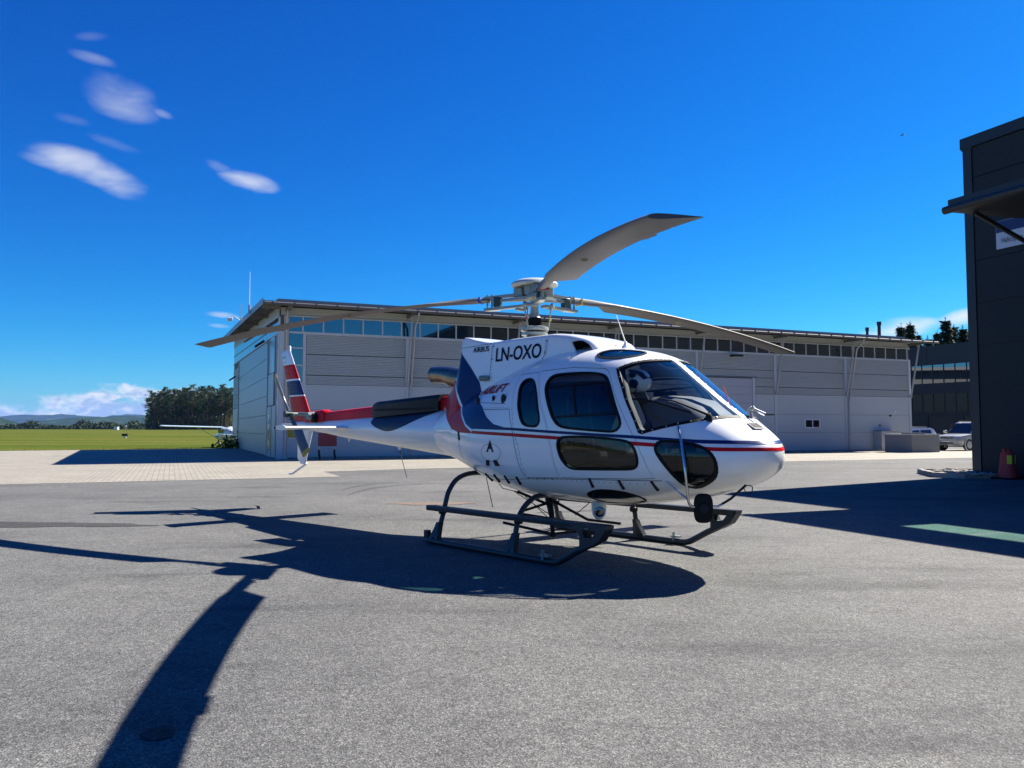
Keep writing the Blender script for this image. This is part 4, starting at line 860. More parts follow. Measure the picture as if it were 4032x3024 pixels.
MB().tube([(u0-.05, 11, 7.75), (u0-.3, 11, 7.95), (u0-.5, 11, 7.9)], .03, 6).build('camera_arm', white, HG); MB().box(u0-.78, u0-.48, 10.85, 11.15, 7.70, 7.88).build('security_camera', white, HG, bevel=.03)
MB().box(25.45, 26.15, -.65, -.25, 5.62, 5.72).xf(Matrix.Identity(4)).build('floodlight', blackp, HG, bevel=.02); MB().box(25.55, 26.05, -.6, -.3, 5.61, 5.618).build('floodlight_lens', mat('lamp_glass', (.35, .35, .33), .2), HG); MB().box(25.75, 25.85, -.3, .0, 5.66, 5.70).build('floodlight_arm', blackp, HG)
MB().lathe([(.06, -.12), (.06, 0)], (38.72, 0, 2.53), 10, 'y').build('wall_sensor', white, HG, 40); MB().lathe([(.06, -.08), (.06, 0)], (38.35, 0, 2.25), 10, 'y').build('wall_vent', black, HG, 40)
MB().box(37.35, 37.5, -.03, 0, 1.55, 1.68).build('warning_label', mat('dull_red', (.25, .08, .07), .6), HG)
# left end wall: sectional door, glazing, personnel door
ed = empty('sectional_door'); ed.parent = HG
zj = [.03, 1.12, 2.10, 3.09, 4.08, 5.05]
for a, c in zip(zj, zj[1:]): MB().box(-.045, .02, 4.6, 23.3, a+.012, c-.012).build('door_section', galv, ed)
MB().add([(-.045, 4.6, 5.062), (-.045, 23.3, 5.062), (-.045, 23.3, 6.30), (-.045, 4.6, 5.88), (.02, 4.6, 5.062), (.02, 23.3, 5.062), (.02, 23.3, 6.30), (.02, 4.6, 5.88)], [(0, 1, 2, 3), (7, 6, 5, 4), (0, 4, 5, 1), (1, 5, 6, 2), (2, 6, 7, 3), (3, 7, 4, 0)]).build('door_section', galv, ed)
for v in (4.35, 23.5): MB().box(-.10, .02, v-.16, v+.16, 0, 6.0).build('door_jamb', galv, HG)
MB().box(-.06, .02, 1.75, 4.15, 2.55, 4.1).build('end_panel', galv, HG); MB().box(-.03, .02, 1.75, 4.15, 4.15, 5.9).build('frosted_window', mat('frosted_glass', (.28, .36, .42), .25), HG)
MB().box(-.06, .02, .9, 2.3, 0.03, 2.5).build('end_panel', galv, HG)
pd = empty('personnel_door'); pd.parent = HG
MB().box(-.08, .02, 2.4, 4.1, .02, 2.5).build('door_leaf', galv, pd); MB().box(-.09, -.075, 2.9, 3.6, .3, 2.1).build('door_glass', mat('door_glass', (.25, .3, .33), .15), pd); MB().tube([(-.1, 2.75, .85), (-.16, 2.75, .9), (-.16, 2.75, 1.25), (-.1, 2.75, 1.3)], .02, 6).build('door_handle', blackp, pd)
zb_ = lambda v: 5.92+.022*v; zt_ = lambda v: 6.62+.042*v
def wedge(v0, v1, f0, f1, x0, x1, name, m_):
    MB().add([(x, v, f(v)) for x in (x0, x1) for v, f in ((v0, f0), (v1, f0), (v1, f1), (v0, f1))], [(0, 1, 2, 3), (7, 6, 5, 4), (0, 4, 5, 1), (1, 5, 6, 2), (2, 6, 7, 3), (3, 7, 4, 0)]).build(name, m_, HG)
nv = 44
for k in range(nv):
    a = .25+k*(29.2-.25)/nv; c = .25+(k+1)*(29.2-.25)/nv
    wedge(a+.06, c-.02, zb_, zt_, -.030, .01, 'end_window_pane', pane_m); wedge(a-.02, a+.06, zb_, zt_, -.036, .012, 'end_mullion', roofg)
wedge(.2, 29.3, lambda v: (zb_(v)*.55+zt_(v)*.45)-.03, lambda v: (zb_(v)*.55+zt_(v)*.45)+.03, -.038, .0, 'end_transom', roofg)
wedge(.2, 29.3, lambda v: zb_(v)-.08, zb_, -.055, .0, 'end_sill', framg); wedge(.2, 29.3, zt_, lambda v: zt_(v)+.07, -.055, .0, 'end_head', framg)
wedge(.2, 29.3, lambda v: zt_(v)+.07, lambda v: rz(v)+.05, -.03, .0, 'end_upper_wall', ribg)
for k, (a, c) in enumerate(((.95, 2.0), (2.06, 3.0), (3.06, 4.1), (4.16, 5.0), (5.06, 5.85))): MB().box(-.02, .01, .3, .85, a, c).build('end_window_pane', pane_m, HG)
MB().box(-.05, .02, 0, .25, 0, 6.6).build('corner_trim', framg, HG); MB().box(-.05, .02, .86, .93, 0, 5.9).build('corner_trim', framg, HG)
for k in range(12): MB().box(-.03, .02, 23.75, 29.3, 3.0+k*.25, 3.22+k*.25).build('end_louvre', ribg, HG)
MB().box(-.03, .02, 23.75, 29.3, .03, 2.95).build('end_panel', galv, HG)
for v, z in ((4.9, 5.95), (24.6, 5.3)): MB().box(-.75, -.2, v-.25, v+.25, z-.05, z+.06).xf(Matrix.Translation((-.2, v, z)) @ Matrix.Rotation(R(-35), 4, 'Y') @ Matrix.Translation((.2, -v, -z))).build('floodlight', blackp, HG, bevel=.02)
for v in (-.3, 4.8, 10.2, 15.5, 21): MB().box(u0+.05, .0, v-.06, v+.06, rz(v)-.14, rz(v)-.0).build('eave_bracket', soffg, HG)
# gravel strip and kerb stones along the foot of the wall
gv = mat('loose_gravel', (.22, .20, .17), .9, var=.5, vscale=12, bump=1, bscale=30)
kerbm = mat('concrete_kerb', (.26, .25, .235), .85, var=.15, vscale=6, bump=.3)
gs = MB(); rr = random.Random(3)
for k in range(700):
    u = rr.uniform(.8, 40); v = rr.uniform(-.5, -.08); q = rr.uniform(.02, .06)
    gs.add([(u-q, v, .0), (u, v-q*.7, .0), (u+q, v, .0), (u, v+q*.7, .0), (u+rr.uniform(-.3, .3)*q, v, q*1.1)], [(0, 1, 4), (1, 2, 4), (2, 3, 4), (3, 0, 4)])
go = gs.build('gravel_strip', gv); go.location = HA; go.rotation_euler = (0, 0, R(23)); lab(go, 'loose gravel along the foot of the hangar wall', 'gravel', kind='stuff')
kb = empty('wall_kerb', tuple(HA), R(23)); lab(kb, 'low concrete kerb edging the gravel along the hangar wall', 'kerb')
for k in range(40):
    if 23 <= k <= 28: continue
    MB().box(.6+k, 1.57+k, -.66, -.54, -.02, .10).build('kerb_stone', kerbm, kb, bevel=.01)
# notice board on legs
nb = empty('notice_board', hang(2.0, -1.4), R(23)); lab(nb, 'dark red blank board on two legs beside the hangar wall', 'board')
MB().box(-.42, .42, -.03, .03, .60, 1.20).build('panel', mat('dark_red_board', (.17, .015, .03), .5), nb, bevel=.02)
for x in (-.36, .33): MB().box(x-.03, x+.03, .03, .08, .0, .62).build('leg', galv, nb); MB().tube([(x, .06, .45), (x, .06, .3), (x+.01, -.12, .0)], .05, 6).build('foot', blackp, nb)
# switch cabinets and low enclosure
cb = empty('switch_cabinet', hang(37.6, -.35), R(23)); lab(cb, 'pale beige electrical cabinet with yellow warning signs against the hangar wall', 'cabinet')
cream = mat('cabinet_beige', (.42, .42, .40), .5, var=.05)
for x0, x1 in ((-.75, .02), (.03, .75)): d = MB().box(x0, x1, -.32, .30, .08, 1.24).build('cabinet_body', cream, cb, bevel=.01); MB().box((x0+x1)/2-.05, (x0+x1)/2+.05, -.328, -.321, .85, .97).build('warning_sign', mat('sign_yellow', (.55, .38, .03), .5), d)
MB().box(-.72, .72, -.28, .28, 0, .08).build('plinth', kerbm, cb); MB().box(-.77, .77, -.35, .32, 1.24, 1.27).build('cap', galv, cb)
pl = empty('metal_enclosure', (24.0, 48.4, 0), 0); lab(pl, 'grey metal-clad low enclosure with a flat lid in front of the parked cars', 'enclosure')
encm = mat('enclosure_grey', (.20, .205, .215), .5, var=.05)
MB().prism([(-1.6, .0), (-.58, -1.25), (1.55, -.25), (1.45, 1.3), (-.6, 1.4)], 0, 1.03, 'z').build('casing', encm, pl); MB().prism([(-1.68, .0), (-.58, -1.33), (1.63, -.28), (1.52, 1.37), (-.6, 1.48)], 1.03, 1.09, 'z').build('lid', galv, pl)
MB().box(-.45, .65, -.4, .3, 1.09, 1.17).build('hatch', roofg, pl)
# ================================================================== near dark building
dk = mat('charcoal_cladding', (.024, .031, .034), .6, var=.05, vscale=.7, spec=.2)
dk2 = mat('charcoal_trim', (.018, .023, .026), .45)
NB = empty('charcoal_building', (13.6, 23.8, 0), R(-67.05)); NB.scale = (.934, .934, .934)
lab(NB, 'tall charcoal panel-clad building with a projecting canopy and part of a sign', 'building')
NH = 10.82
MB().box(.02, 32, .05, 70, 0, NH-.35).build('wall_core', dk2, NB)  # unseen rear length, extended to give the hangar windows dark reflections
MB().box(0, .30, -.03, .35, 0, NH-.36).build('corner_trim', dk2, NB)
zj = [.07, 1.38, 2.76, 4.10, 5.44, 6.80, 8.14, 9.47, 10.46]
for a, c in zip(zj, zj[1:]):
    for x0 in (0, 8, 16, 24): MB().box(x0+.32 if x0 == 0 else x0+.02, x0+8, 0, .06, a+.012, c-.012).build('wall_panel', dk, NB)
    MB().box(-.0, .04, .37, 69.9, a+.012, c-.012).build('wall_panel', dk, NB)
MB().box(-.06, 32, -.07, 70, NH-.35, NH).build('coping', dk2, NB); MB().box(-.03, .35, -.05, .4, NH-.40, NH-.35).build('coping_lip', dk2, NB)
MB().box(.0, 32, -.06, .05, 0, .07).build('plinth', blackp, NB)
# canopy with green glazing
cz = lambda y: 6.50+.045*(y+7.05)
def cslab(x0, x1, y0, y1, t0, t1, name, m_, par=NB): return MB().add([(x, y, cz(y)+t) for t in (t0, t1) for x, y in ((x0, y0), (x1, y0), (x1, y1), (x0, y1))], [(3, 2, 1, 0), (4, 5, 6, 7), (0, 1, 5, 4), (1, 2, 6, 5), (2, 3, 7, 6), (3, 0, 4, 7)]).build(name, m_, par)
for x0, x1, y0, y1 in ((4.95, 7.15, -7.05, 0), (7.15, 24, -7.05, -6.0), (7.15, 24, -4.9, 0), (13, 24, -6.0, -4.9)): cslab(x0, x1, y0, y1, -.06, .22, 'canopy_deck', dk2)
gcan = glass('green_polycarbonate', (.66, .90, .84), 1.4)
for k in range(5): cslab(7.17+k*1.16, 8.28+k*1.16, -6.0, -4.9, .08, .11, 'canopy_light', gcan)
MB().tube([(4.9, -7.11, cz(-7.05)-.02), (24, -7.11, cz(-7.05)-.02)], .09, 10).build('canopy_gutter', dk2, NB, 50)
for x in (5.2, 11, 17):
    MB().tube([(x, -6.5, cz(-6.5)-.1), (x, -4.62, 5.86)], .055, 6).build('canopy_tie', dk2, NB); MB().box(x-.06, x+.06, -4.68, -4.52, 5.8, cz(-4.6)-.05).build('canopy_post', dk2, NB); MB().tube([(x, -4.62, 5.88), (x, .0, 6.05)], .055, 6).build('canopy_chord', dk2, NB); MB().tube([(x, -4.5, 6.4), (x, -2.2, 6.0)], .045, 6).build('canopy_brace', dk2, NB)
sg = empty('wall_sign'); sg.parent = NB
MB().box(1.05, 4.6, -.04, -.005, 7.0, 7.86).build('sign_board', mat('sign_white', (.55, .57, .6), .5), sg); MB().box(1.06, 4.59, -.046, -.041, 7.50, 7.85).build('sign_band', mat('sign_blue', (.01, .03, .12), .5), sg)
text('sign_lettering', 'Helicopter', 0, 0, .25, mat('sign_ink', (.03, .03, .04), .6), sg, conv=lambda a, b: Vector((1.22+a*.62, -.048, 7.16+b)))
# stone bed by the corner
kbed = empty('kerbed_stone_bed', (13.2, 23.5, 0), R(23)); lab(kbed, 'small kerbed bed of pale rubble at the corner of the charcoal building', 'planting bed')
KP = [(-1.15, .15), (-1.0, -.75), (1.3, -1.3), (2.2, 1.3), (.3, 1.9)]
for i in range(5):
    a, c = np.array(KP[i]), np.array(KP[(i+1) % 5]); d = c-a; Ld = np.hypot(*d); d /= Ld; m_ = max(1, int(Ld/.8))
    for k in range(m_):
        p = a+d*Ld*k/m_; q = a+d*(Ld*(k+1)/m_-.015); nn = np.array([-d[1], d[0]])*.12; MB().prism([tuple(p), tuple(q), tuple(q+nn), tuple(p+nn)], -.02, .14, 'z').build('kerb_stone', kerbm, kbed)
rub = mat('pale_rubble', (.26, .245, .22), .9, var=.25, vscale=5, bump=.5)
MB().prism([(x*.93+.02, y*.93) for x, y in KP], 0, .10, 'z').build('soil', mat('dry_soil', (.12, .10, .08), .95), kbed)
for k in range(60):
    t = [rr.random() for _ in range(5)]; t = [q/sum(t) for q in t]; x = sum(a*p[0] for a, p in zip(t, KP)); y = sum(a*p[1] for a, p in zip(t, KP)); x += (x-.4)*.55; y += (y-.25)*.55
    r = rr.uniform(.05, .11); MB().lathe([(.3*r, -.3*r), (r, 0), (.8*r, .5*r), (.2*r, .75*r)], n=6).xf(Matrix.Translation((max(-1.0, min(1.7, x)), max(-.9, min(1.4, y)), .11)) @ Matrix.Rotation(rr.uniform(0, 6), 4, 'Z') @ Matrix.Diagonal((1.3, rr.uniform(.7, 1), rr.uniform(.6, 1), 1))).build('stone', rub, kbed)
# stacked cones
cn = empty('traffic_cone', (13.72, 22.35, 0), R(20)); lab(cn, 'red traffic cones stacked on a black base with yellow reflectors beside the charcoal wall', 'traffic cones')
redc = mat('cone_red', (.42, .02, .02), .5, var=.08, vscale=6)
MB().box(-.3, .3, -.3, .3, 0, .05).build('base', black, cn, bevel=.02)
MB().lathe([(.25, .05), (.24, .14), (.20, .32), (.165, .62), (.16, .72)], n=20).build('cone', redc, cn, 40)
for k, (x, y) in enumerate(((-.08, 0), (0, -.05), (.08, 0), (0, .07))): MB().lathe([(.06, .70), (.055, .83), (.035, .84)], (x, y, 0), 12).build('spigot', redc, cn, 40)
for a in (-125, -55): MB().box(.183, .192, -.06, .06, .42, .66).xf(Matrix.Rotation(R(a), 4, 'Z')).build('reflector', mat('fluor_yellow', (.75, .72, .02), .4), cn)
# ================================================================== far office block
OB = empty('office_block', (41.0, 72.0, 0), R(118.5)); lab(OB, 'charcoal three-storey office block with two ribbons of windows behind the parked cars', 'building')
pane2 = mat('office_glass', (.010, .040, .040), .03, spec=.25)
ob = mat('office_cladding', (.02, .026, .029), .55, var=.05, vscale=.5)
# local x runs to the far left of the block, y into it is negative
MB().box(-14, 22, -12, -.06, 0, 9.0).build('wall_core', dk2, OB)
for z0, z1 in ((0.02, .9), (2.55, 2.95), (4.72, 5.62), (7.42, 9.05)):
    for k in range(12): MB().box(-14+k*3, -11.02+k*3, -.06, .02, z0, z1).build('wall_panel', ob, OB)
MB().box(-14.1, 22.1, -12.1, .06, 9.05, 9.2).build('coping', dk2, OB)
for z0, z1 in ((2.95, 4.72), (5.62, 7.42)):
    for k in range(33):
        x = -14+k*1.09; pier = (k % 7 == 4)
        if pier: MB().box(x, x+1.08, -.06, .015, z0+.002, z1-.002).build('wall_panel', ob, OB)
        else: MB().box(x+.05, x+1.04, -.06, -.03, z0+.04, z1-.04).build('window_pane', pane_m if z0 > 5 else pane2, OB); MB().box(x-.02, x+.045, -.05, .02, z0, z1).build('mullion', dk2, OB)
for x in (-10.5, -6.5, -2.5): MB().box(x, x+3, -.06, -.02, .9, 2.5).build('ground_window', pane2, OB)
for x in (-14, -7.45, -3.45, .55, 4, 8, 12, 16): MB().box(x, x+.9 if x < 4 else x+4.0, -.06, .01, .9, 2.55).build('wall_panel', ob, OB)
# ================================================================== vehicles
tyre = mat('tyre_rubber', (.012, .012, .013), .8); rimm = mat('alloy_rim', (.45, .46, .47), .3, metal=.8)
carglass = mat('car_glass', (.012, .015, .018), .04, spec=.8)
def car(name, label, loc, rz_, paint, Lc, Wc, Hc, suv):
    C = empty(name, loc, rz_); lab(C, label, 'car', 'cars parked before the office block')
    hb = .62 if suv else .52; belt = Hc*(.60 if suv else .62)
    # lower body: rings along x, front at +x
    def ring(x, w, z0, z1, tw=.92): return [(x, -w*tw, z0), (x, -w, z0+.12), (x, -w, (z0+z1)/2+.05), (x, -w*.95, z1-.03), (x, -w*.85, z1), (x, w*.85, z1), (x, w*.95, z1-.03), (x, w, (z0+z1)/2+.05), (x, w, z0+.12), (x, w*tw, z0)]
    w = Wc/2; f = Lc/2; gc = .30 if suv else .2
    MB().loft([ring(-f, w*.88, gc+.15, belt-.1), ring(-f+.12, w*.96, gc+.05, belt), ring(-f*.5, w, gc, belt+.01), ring(0, w, gc, belt), ring(f*.42, w, gc, belt-.01), ring(f*.55, w*.99, gc, belt-.04), ring(f-.35, w*.95, gc+.04, belt-.12), ring(f-.1, w*.88, gc+.1, belt-.2), ring(f, w*.8, gc+.16, belt-.32)]).build('body', paint, C, 40)
    gx = [(-f+.08, belt-.02, .86), (-f+.35, Hc-.12, .74), (-f+.6, Hc-.02, .72), (.1, Hc, .72), (f*.16, Hc-.06, .72), (f*.47, belt-.02, .84)]
    MB().loft([[(x, -w*.9, belt-.06), (x, -w*k, z), (x, w*k, z), (x, w*.9, belt-.06)] for x, z, k in gx]).build('cabin', paint, C, 30)
    x0, z0, x1, z1 = f*.17, Hc-.085, f*.455, belt+.03
    MB().add([(x0+.012, -w*.66, z0), (x1+.03, -w*.78, z1), (x1+.03, w*.78, z1), (x0+.012, w*.66, z0), (x0+.0, -w*.66, z0-.03), (x1-.01, -w*.78, z1-.03), (x1-.01, w*.78, z1-.03), (x0, w*.66, z0-.03)], [(0, 1, 2, 3), (7, 6, 5, 4), (0, 4, 5, 1), (1, 5, 6, 2), (2, 6, 7, 3), (3, 7, 4, 0)]).build('windscreen', carglass, C)
    for sd in (-1, 1):
        for a, c, nm in ((f*.13, f*.40, 'q'), (-f*.25, f*.10, 'p'), (-f*.72, -f*.29, 'r')):
            top = Hc-.13; yb = sd*(w*.905+.008); yt = sd*(w*.735+.012); dx = -.22*(1 if nm == 'q' else 0)
            MB().add([(a, yb, belt+.02), (c, yb, belt+.02), (c+dx*1.2, yt, top), (a, yt, top), (a, yb-sd*.03, belt+.02), (c, yb-sd*.03, belt+.02), (c+dx*1.2, yt-sd*.03, top), (a, yt-sd*.03, top)], [(0, 1, 2, 3), (7, 6, 5, 4), (0, 4, 5, 1), (1, 5, 6, 2), (2, 6, 7, 3), (3, 7, 4, 0)]).build('side_window', carglass, C)
        for x in (f*.62, -f*.58):
            r = .385 if suv else .32; wh = empty('wheel', (x, sd*(w-.10), r)); wh.parent = C
            MB().lathe([(r*.62, -.11), (r*.93, -.12), (r, -.08), (r, .08), (r*.93, .12), (r*.62, .11)], n=24, axis='y').build('tyre', tyre, wh, 40)
            MB().lathe([(.03, -.10), (r*.2, -.10), (r*.66, -.07), (r*.66, .07), (r*.2, .10), (.03, .10)], n=24, axis='y').build('rim', rimm, wh, 30)
            for k in range(6): MB().box(r*.18, r*.6, -.125, .125, -.03, .03).xf(Matrix.Rotation(k*pi/3, 4, 'Y')).build('spoke', rimm, wh)
            MB().lathe([(r*1.1, -.015), (r*1.22, -.01), (r*1.22, .01), (r*1.1, .015)], (x, sd*w*.995, r), 24, 'y').build('wheel_arch', paint if suv else blackp, C, 40)
            MB().lathe([(r*1.12, -.004), (r*1.12, .004)], (x, sd*(w+.004), r), 24, 'y').build('painted_arch_shade', blackp, C)  # black disc stands in for the shade inside the wheel arch
        MB().box(f-.42, f-.06, sd*w*.62-.13, sd*w*.62+.13, belt-.34, belt-.16).build('headlight', mat('headlamp', (.55, .57, .6), .1, spec=.8), C, bevel=.05)
        MB().box(f*.36, f*.44, sd*(w+.02), sd*(w+.2), belt+.02, belt+.2).build('wing_mirror', paint, C, bevel=.04)
        MB().tube([(-f*.6, sd*w*.64, Hc+.03), (f*.1, sd*w*.64, Hc+.05)], .02, 6).build('roof_rail', mat('rail_grey', (.12, .12, .13), .5), C)
    MB().box(f-.14, f+.0, -.42, .42, belt-.34, belt-.18).build('grille', mat('grille_chrome', (.3, .31, .32), .25, metal=.9), C)
    for k in range(7): MB().box(f-.0, f+.012, -.38+k*.12, -.34+k*.12, belt-.33, belt-.19).build('grille_bar', blackp, C)
    MB().loft([[(f-.25, y*w*.93, gc+.08), (f+.06, y*w*.8, gc+.1), (f+.06, y*w*.8, gc+.34), (f-.25, y*w*.93, gc+.36)] for y in (-1, -.6, .6, 1)]).build('bumper', paint, C, 30)
    MB().box(f+.055, f+.07, -.5, .5, gc+.15, gc+.24).build('lower_intake', blackp, C); MB().box(f+.062, f+.075, -.26, .26, gc+.26, gc+.34).build('number_plate', white, C)
    return C
silver = mat('silver_paint', (.50, .51, .50), .25, metal=.3, coat=.5); wcar = mat('white_car_paint', (.7, .71, .72), .25, coat=.5)
car('parked_suv', 'silver off-road car with roof rails parked nose towards the grey enclosure', (29.9, 52.6, 0), R(207), silver, 4.75, 1.88, 1.84, True)
car('parked_estate', 'white low car parked behind the grey enclosure beside the silver off-road car', (28.6, 58.6, 0), R(200), wcar, 4.7, 1.85, 1.50, False)
# ================================================================== light aircraft
AP = empty('light_aircraft', (-26.2, 74.0, -.30), R(127)); lab(AP, 'white high-wing light aircraft with blue stripe parked at the field edge beyond the hangar', 'airplane')
AP.scale = (1.0, 1.05, .84)
def fr_(x, w, z0, z1): return [(x, w*cos(t)*.5, (z0+z1)/2+(z1-z0)/2*sin(t)) for t in [2*pi*i/16+pi/16 for i in range(16)]]
MB().loft([fr_(2.3, .5, 1.0, 1.4), fr_(2.2, .85, .85, 1.55), fr_(1.2, 1.05, .72, 1.65), fr_(.7, 1.1, .7, 2.15), fr_(-.9, 1.05, .72, 2.2), fr_(-1.8, .75, .95, 1.9), fr_(-4.6, .2, 1.25, 1.6)]).build('fuselage', white, AP, 50)
for sd in (-1, 1):
    MB().loft([[(x+.35, sd*y, z), (x+.15, sd*y, z+.11), (x-.9, sd*y, z+.02), (x-1.2*k, sd*y, z), (x-.3, sd*y, z-.05)] for y, x, z, k in ((.3, .5, 2.18, 1.15), (2.6, .5, 2.24, 1.1), (5.3, .35, 2.32, .85), (5.45, .25, 2.32, .6))]).build('wing', white, AP, 40)
    MB().tube([(.2, sd*.52, .85), (.3, sd*2.5, 2.2)], .045, 8, sq=.6).build('wing_strut', white, AP, 50)
    MB().tube([(-.1, sd*.45, .75), (-.15, sd*1.2, .25)], .04, 8).build('gear_leg', white, AP, 50)
    wh = empty('wheel', (-.15, sd*1.25, .22)); wh.parent = AP; MB().lathe([(.1, -.08), (.2, -.08), (.22, 0), (.2, .08), (.1, .08)], n=18, axis='y').build('tyre', tyre, wh, 40); MB().lathe([(.02, -.075), (.1, -.07), (.1, .07), (.02, .075)], n=14, axis='y').build('rim', rimm, wh, 40)
    MB().loft([[(-3.9, sd*y, 1.42), (-4.0, sd*y, 1.46), (-4.75*1, sd*y, 1.42), (-4.0, sd*y, 1.38)] for y in (.08, 1.65)]).build('tailplane', white, AP, 40)
    MB().box(-.7, .55, sd*.50, sd*.555, 1.55, 2.0).build('cabin_window', carglass, AP, bevel=.05)
    MB().box(-4.3, 1.9, sd*.30, sd*.31, 1.15, 1.3).xf(Matrix.Translation((0, sd*.27*0, 0))).build('side_stripe', blue, AP)
MB().loft([[(-3.4, y, 1.5), (-4.1, y, 1.55), (-4.75, y*.4, 2.65), (-5.1, y*.4, 2.65), (-4.85, y, 1.4)] for y in (-.05, .05)]).build('tail_fin', white, AP, 30)
MB().tube([(1.9, 0, .9), (1.95, 0, .25)], .04, 8).build('nose_leg', white, AP); MB().lathe([(.08, -.06), (.17, -.06), (.19, 0), (.17, .06), (.08, .06)], (1.95, 0, .19), 16, 'y').build('nose_wheel', tyre, AP, 40)
MB().box(2.42, 2.46, -.06, .06, .3, 2.0).build('propeller', blackp, AP, bevel=.02); MB().lathe([(.14, 2.3), (.1, 2.45), (.02, 2.58)], (0, 0, 1.2), 14, 'x').build('spinner', white, AP, 40)
# ================================================================== trees
bark = mat('pine_bark', (.085, .048, .03), .9, var=.3, vscale=3); bark2 = mat('grey_bark', (.07, .055, .045), .9)
def leafmat(name, a, b):
    m = bpy.data.materials.new(name); m.use_nodes = True; n, l = m.node_tree.nodes, m.node_tree.links; bs = n['Principled BSDF']
    oi = n.new('ShaderNodeObjectInfo'); g_ = n.new('ShaderNodeNewGeometry'); r = n.new('ShaderNodeValToRGB'); r.color_ramp.elements[0].color = (*a, 1); r.color_ramp.elements[1].color = (*b, 1)
    ad = n.new('ShaderNodeMath'); ad.operation = 'MULTIPLY_ADD'; ad.inputs[1].default_value = .5; l.new(g_.outputs['Random Per Island'], ad.inputs[0])
    m2 = n.new('ShaderNodeMath'); m2.operation = 'MULTIPLY'; m2.inputs[1].default_value = .5; l.new(oi.outputs['Random'], m2.inputs[0]); l.new(m2.outputs[0], ad.inputs[2])
    l.new(ad.outputs[0], r.inputs[0]); l.new(r.outputs[0], bs.inputs['Base Color']); bs.inputs['Roughness'].default_value = .7; bs.inputs['Specular IOR Level'].default_value = .2
    MATS[name] = m; return m
pineL = leafmat('pine_needles', (.011, .034, .010), (.045, .085, .020)); sprL = leafmat('spruce_needles', (.018, .042, .014), (.055, .095, .028)); broadL = leafmat('broadleaf', (.035, .075, .015), (.10, .16, .03))
def quad(mb, c, s, rr_):
    a = Vector((rr_.gauss(0, 1), rr_.gauss(0, 1), rr_.gauss(0, .6))).normalized(); b = a.orthogonal().normalized(); b.rotate(Matrix.Rotation(rr_.uniform(0, 6.28), 3, a)); c = Vector(c); d = a.cross(b)
    mb.add([c+b*s, c+d*s*.6, c-b*s, c-d*s*.6], [(0, 1, 2, 3)])
def frond(mb, c, d, ln, wd, rr_):
    c = Vector(c); d = Vector(d).normalized(); sde = d.cross(Vector((rr_.gauss(0, .5), rr_.gauss(0, .5), 1))).normalized()*wd
    mb.add([c-sde*.5, c+d*ln*.55-sde, c+d*ln, c+d*ln*.55+sde, c+sde*.5], [(0, 1, 2, 3, 4)])
def pine_mesh(seed, H):
    rr_ = random.Random(seed); tr = MB(); lf = MB(); bx, by = rr_.uniform(-.4, .4), rr_.uniform(-.4, .4); pth = [(0, 0, 0), (bx*.3, by*.3, H*.35), (bx, by, H*.7), (bx*1.1, by, H*.97)]
    tr.tube(pth, [.30, .24, .14, .04], 7)
    base = rr_.uniform(.28, .46)
    for k in range(26):
        t = base+(1-base)*(k+rr_.random())/26; z = H*t; a = rr_.uniform(0, 6.28); u = (t-base)/(1-base); R_ = (H*.13)*(.35+1.1*math.sin(pi*min(1, u*.85+.12)))*rr_.uniform(.6, 1.15)
        ex, ey = bx*t+R_*cos(a), by*t+R_*sin(a); ez = z+R_*rr_.uniform(-.05, .3); tr.tube([(bx*t*.9, by*t*.9, z), (ex, ey, ez)], [.06, .02], 4)
        for q in range(5):
            w = rr_.uniform(.45, 1.08); cx, cy, cz_ = bx*t+(ex-bx*t)*w, by*t+(ey-by*t)*w, z+(ez-z)*w
            for j in range(20): frond(lf, (cx+rr_.gauss(0, .45), cy+rr_.gauss(0, .45), cz_+rr_.gauss(0, .26)), (cos(a)+rr_.gauss(0, .8), sin(a)+rr_.gauss(0, .8), rr_.uniform(-.2, .9)), rr_.uniform(.4, .8), rr_.uniform(.05, .12), rr_)
    for q in range(60): quad(lf, (bx*1.1+rr_.gauss(0, .35), by+rr_.gauss(0, .35), H*.97+rr_.gauss(0, .5)), rr_.uniform(.18, .4), rr_)
    return tr.mesh('trunk'), lf.mesh('crown')
def spruce_mesh(seed, H, lay=40):
    rr_ = random.Random(seed); tr = MB(); lf = MB(); tr.tube([(0, 0, 0), (0, 0, H*.5), (0, 0, H*.995)], [.26, .15, .02], 7)
    for k in range(lay):
        t = .10+.88*k/lay; z = H*t; R_ = H*.125*(1-t)**.8+.10
        for j in range(11):
            a = rr_.uniform(0, 6.28); r1 = R_*rr_.uniform(.5, 1.2); dz = r1*rr_.uniform(-.38, .05); tip = (r1*cos(a), r1*sin(a), z+dz); tr.tube([(0, 0, z), tip], [.035, .01], 3)
            for q in range(20):
                w = rr_.uniform(.1, .98); frond(lf, (tip[0]*w, tip[1]*w, z+dz*w), (cos(a)*.6+rr_.gauss(0, .7), sin(a)*.6+rr_.gauss(0, .7), rr_.uniform(-.75, .15)), rr_.uniform(.35, .8), rr_.uniform(.05, .11), rr_)
    for q in range(60): frond(lf, (0, 0, H*rr_.uniform(.93, 1.0)), (rr_.gauss(0, 1), rr_.gauss(0, 1), rr_.uniform(-.1, .9)), rr_.uniform(.15, .35), .03, rr_)
    return tr.mesh('trunk'), lf.mesh('crown')
def tree(name, meshes, loc, sc, rz_, label, group, bk, lfm, terr=0):
    T = empty(name, loc, rz_); T.scale = (sc, sc, sc*random.uniform(.95, 1.05)); lab(T, label, 'tree', group)
    for nm, me, m_ in (('trunk', meshes[0], bk), ('crown', meshes[1], lfm)):
        if not me.materials: me.materials.append(m_)
        o = bpy.data.objects.new(nm, me); COL.objects.link(o); o.parent = T
    return T
def groundz(d): return -.30 if d < 130 else -.30+min(1.5, (d-130)/300*1.38)
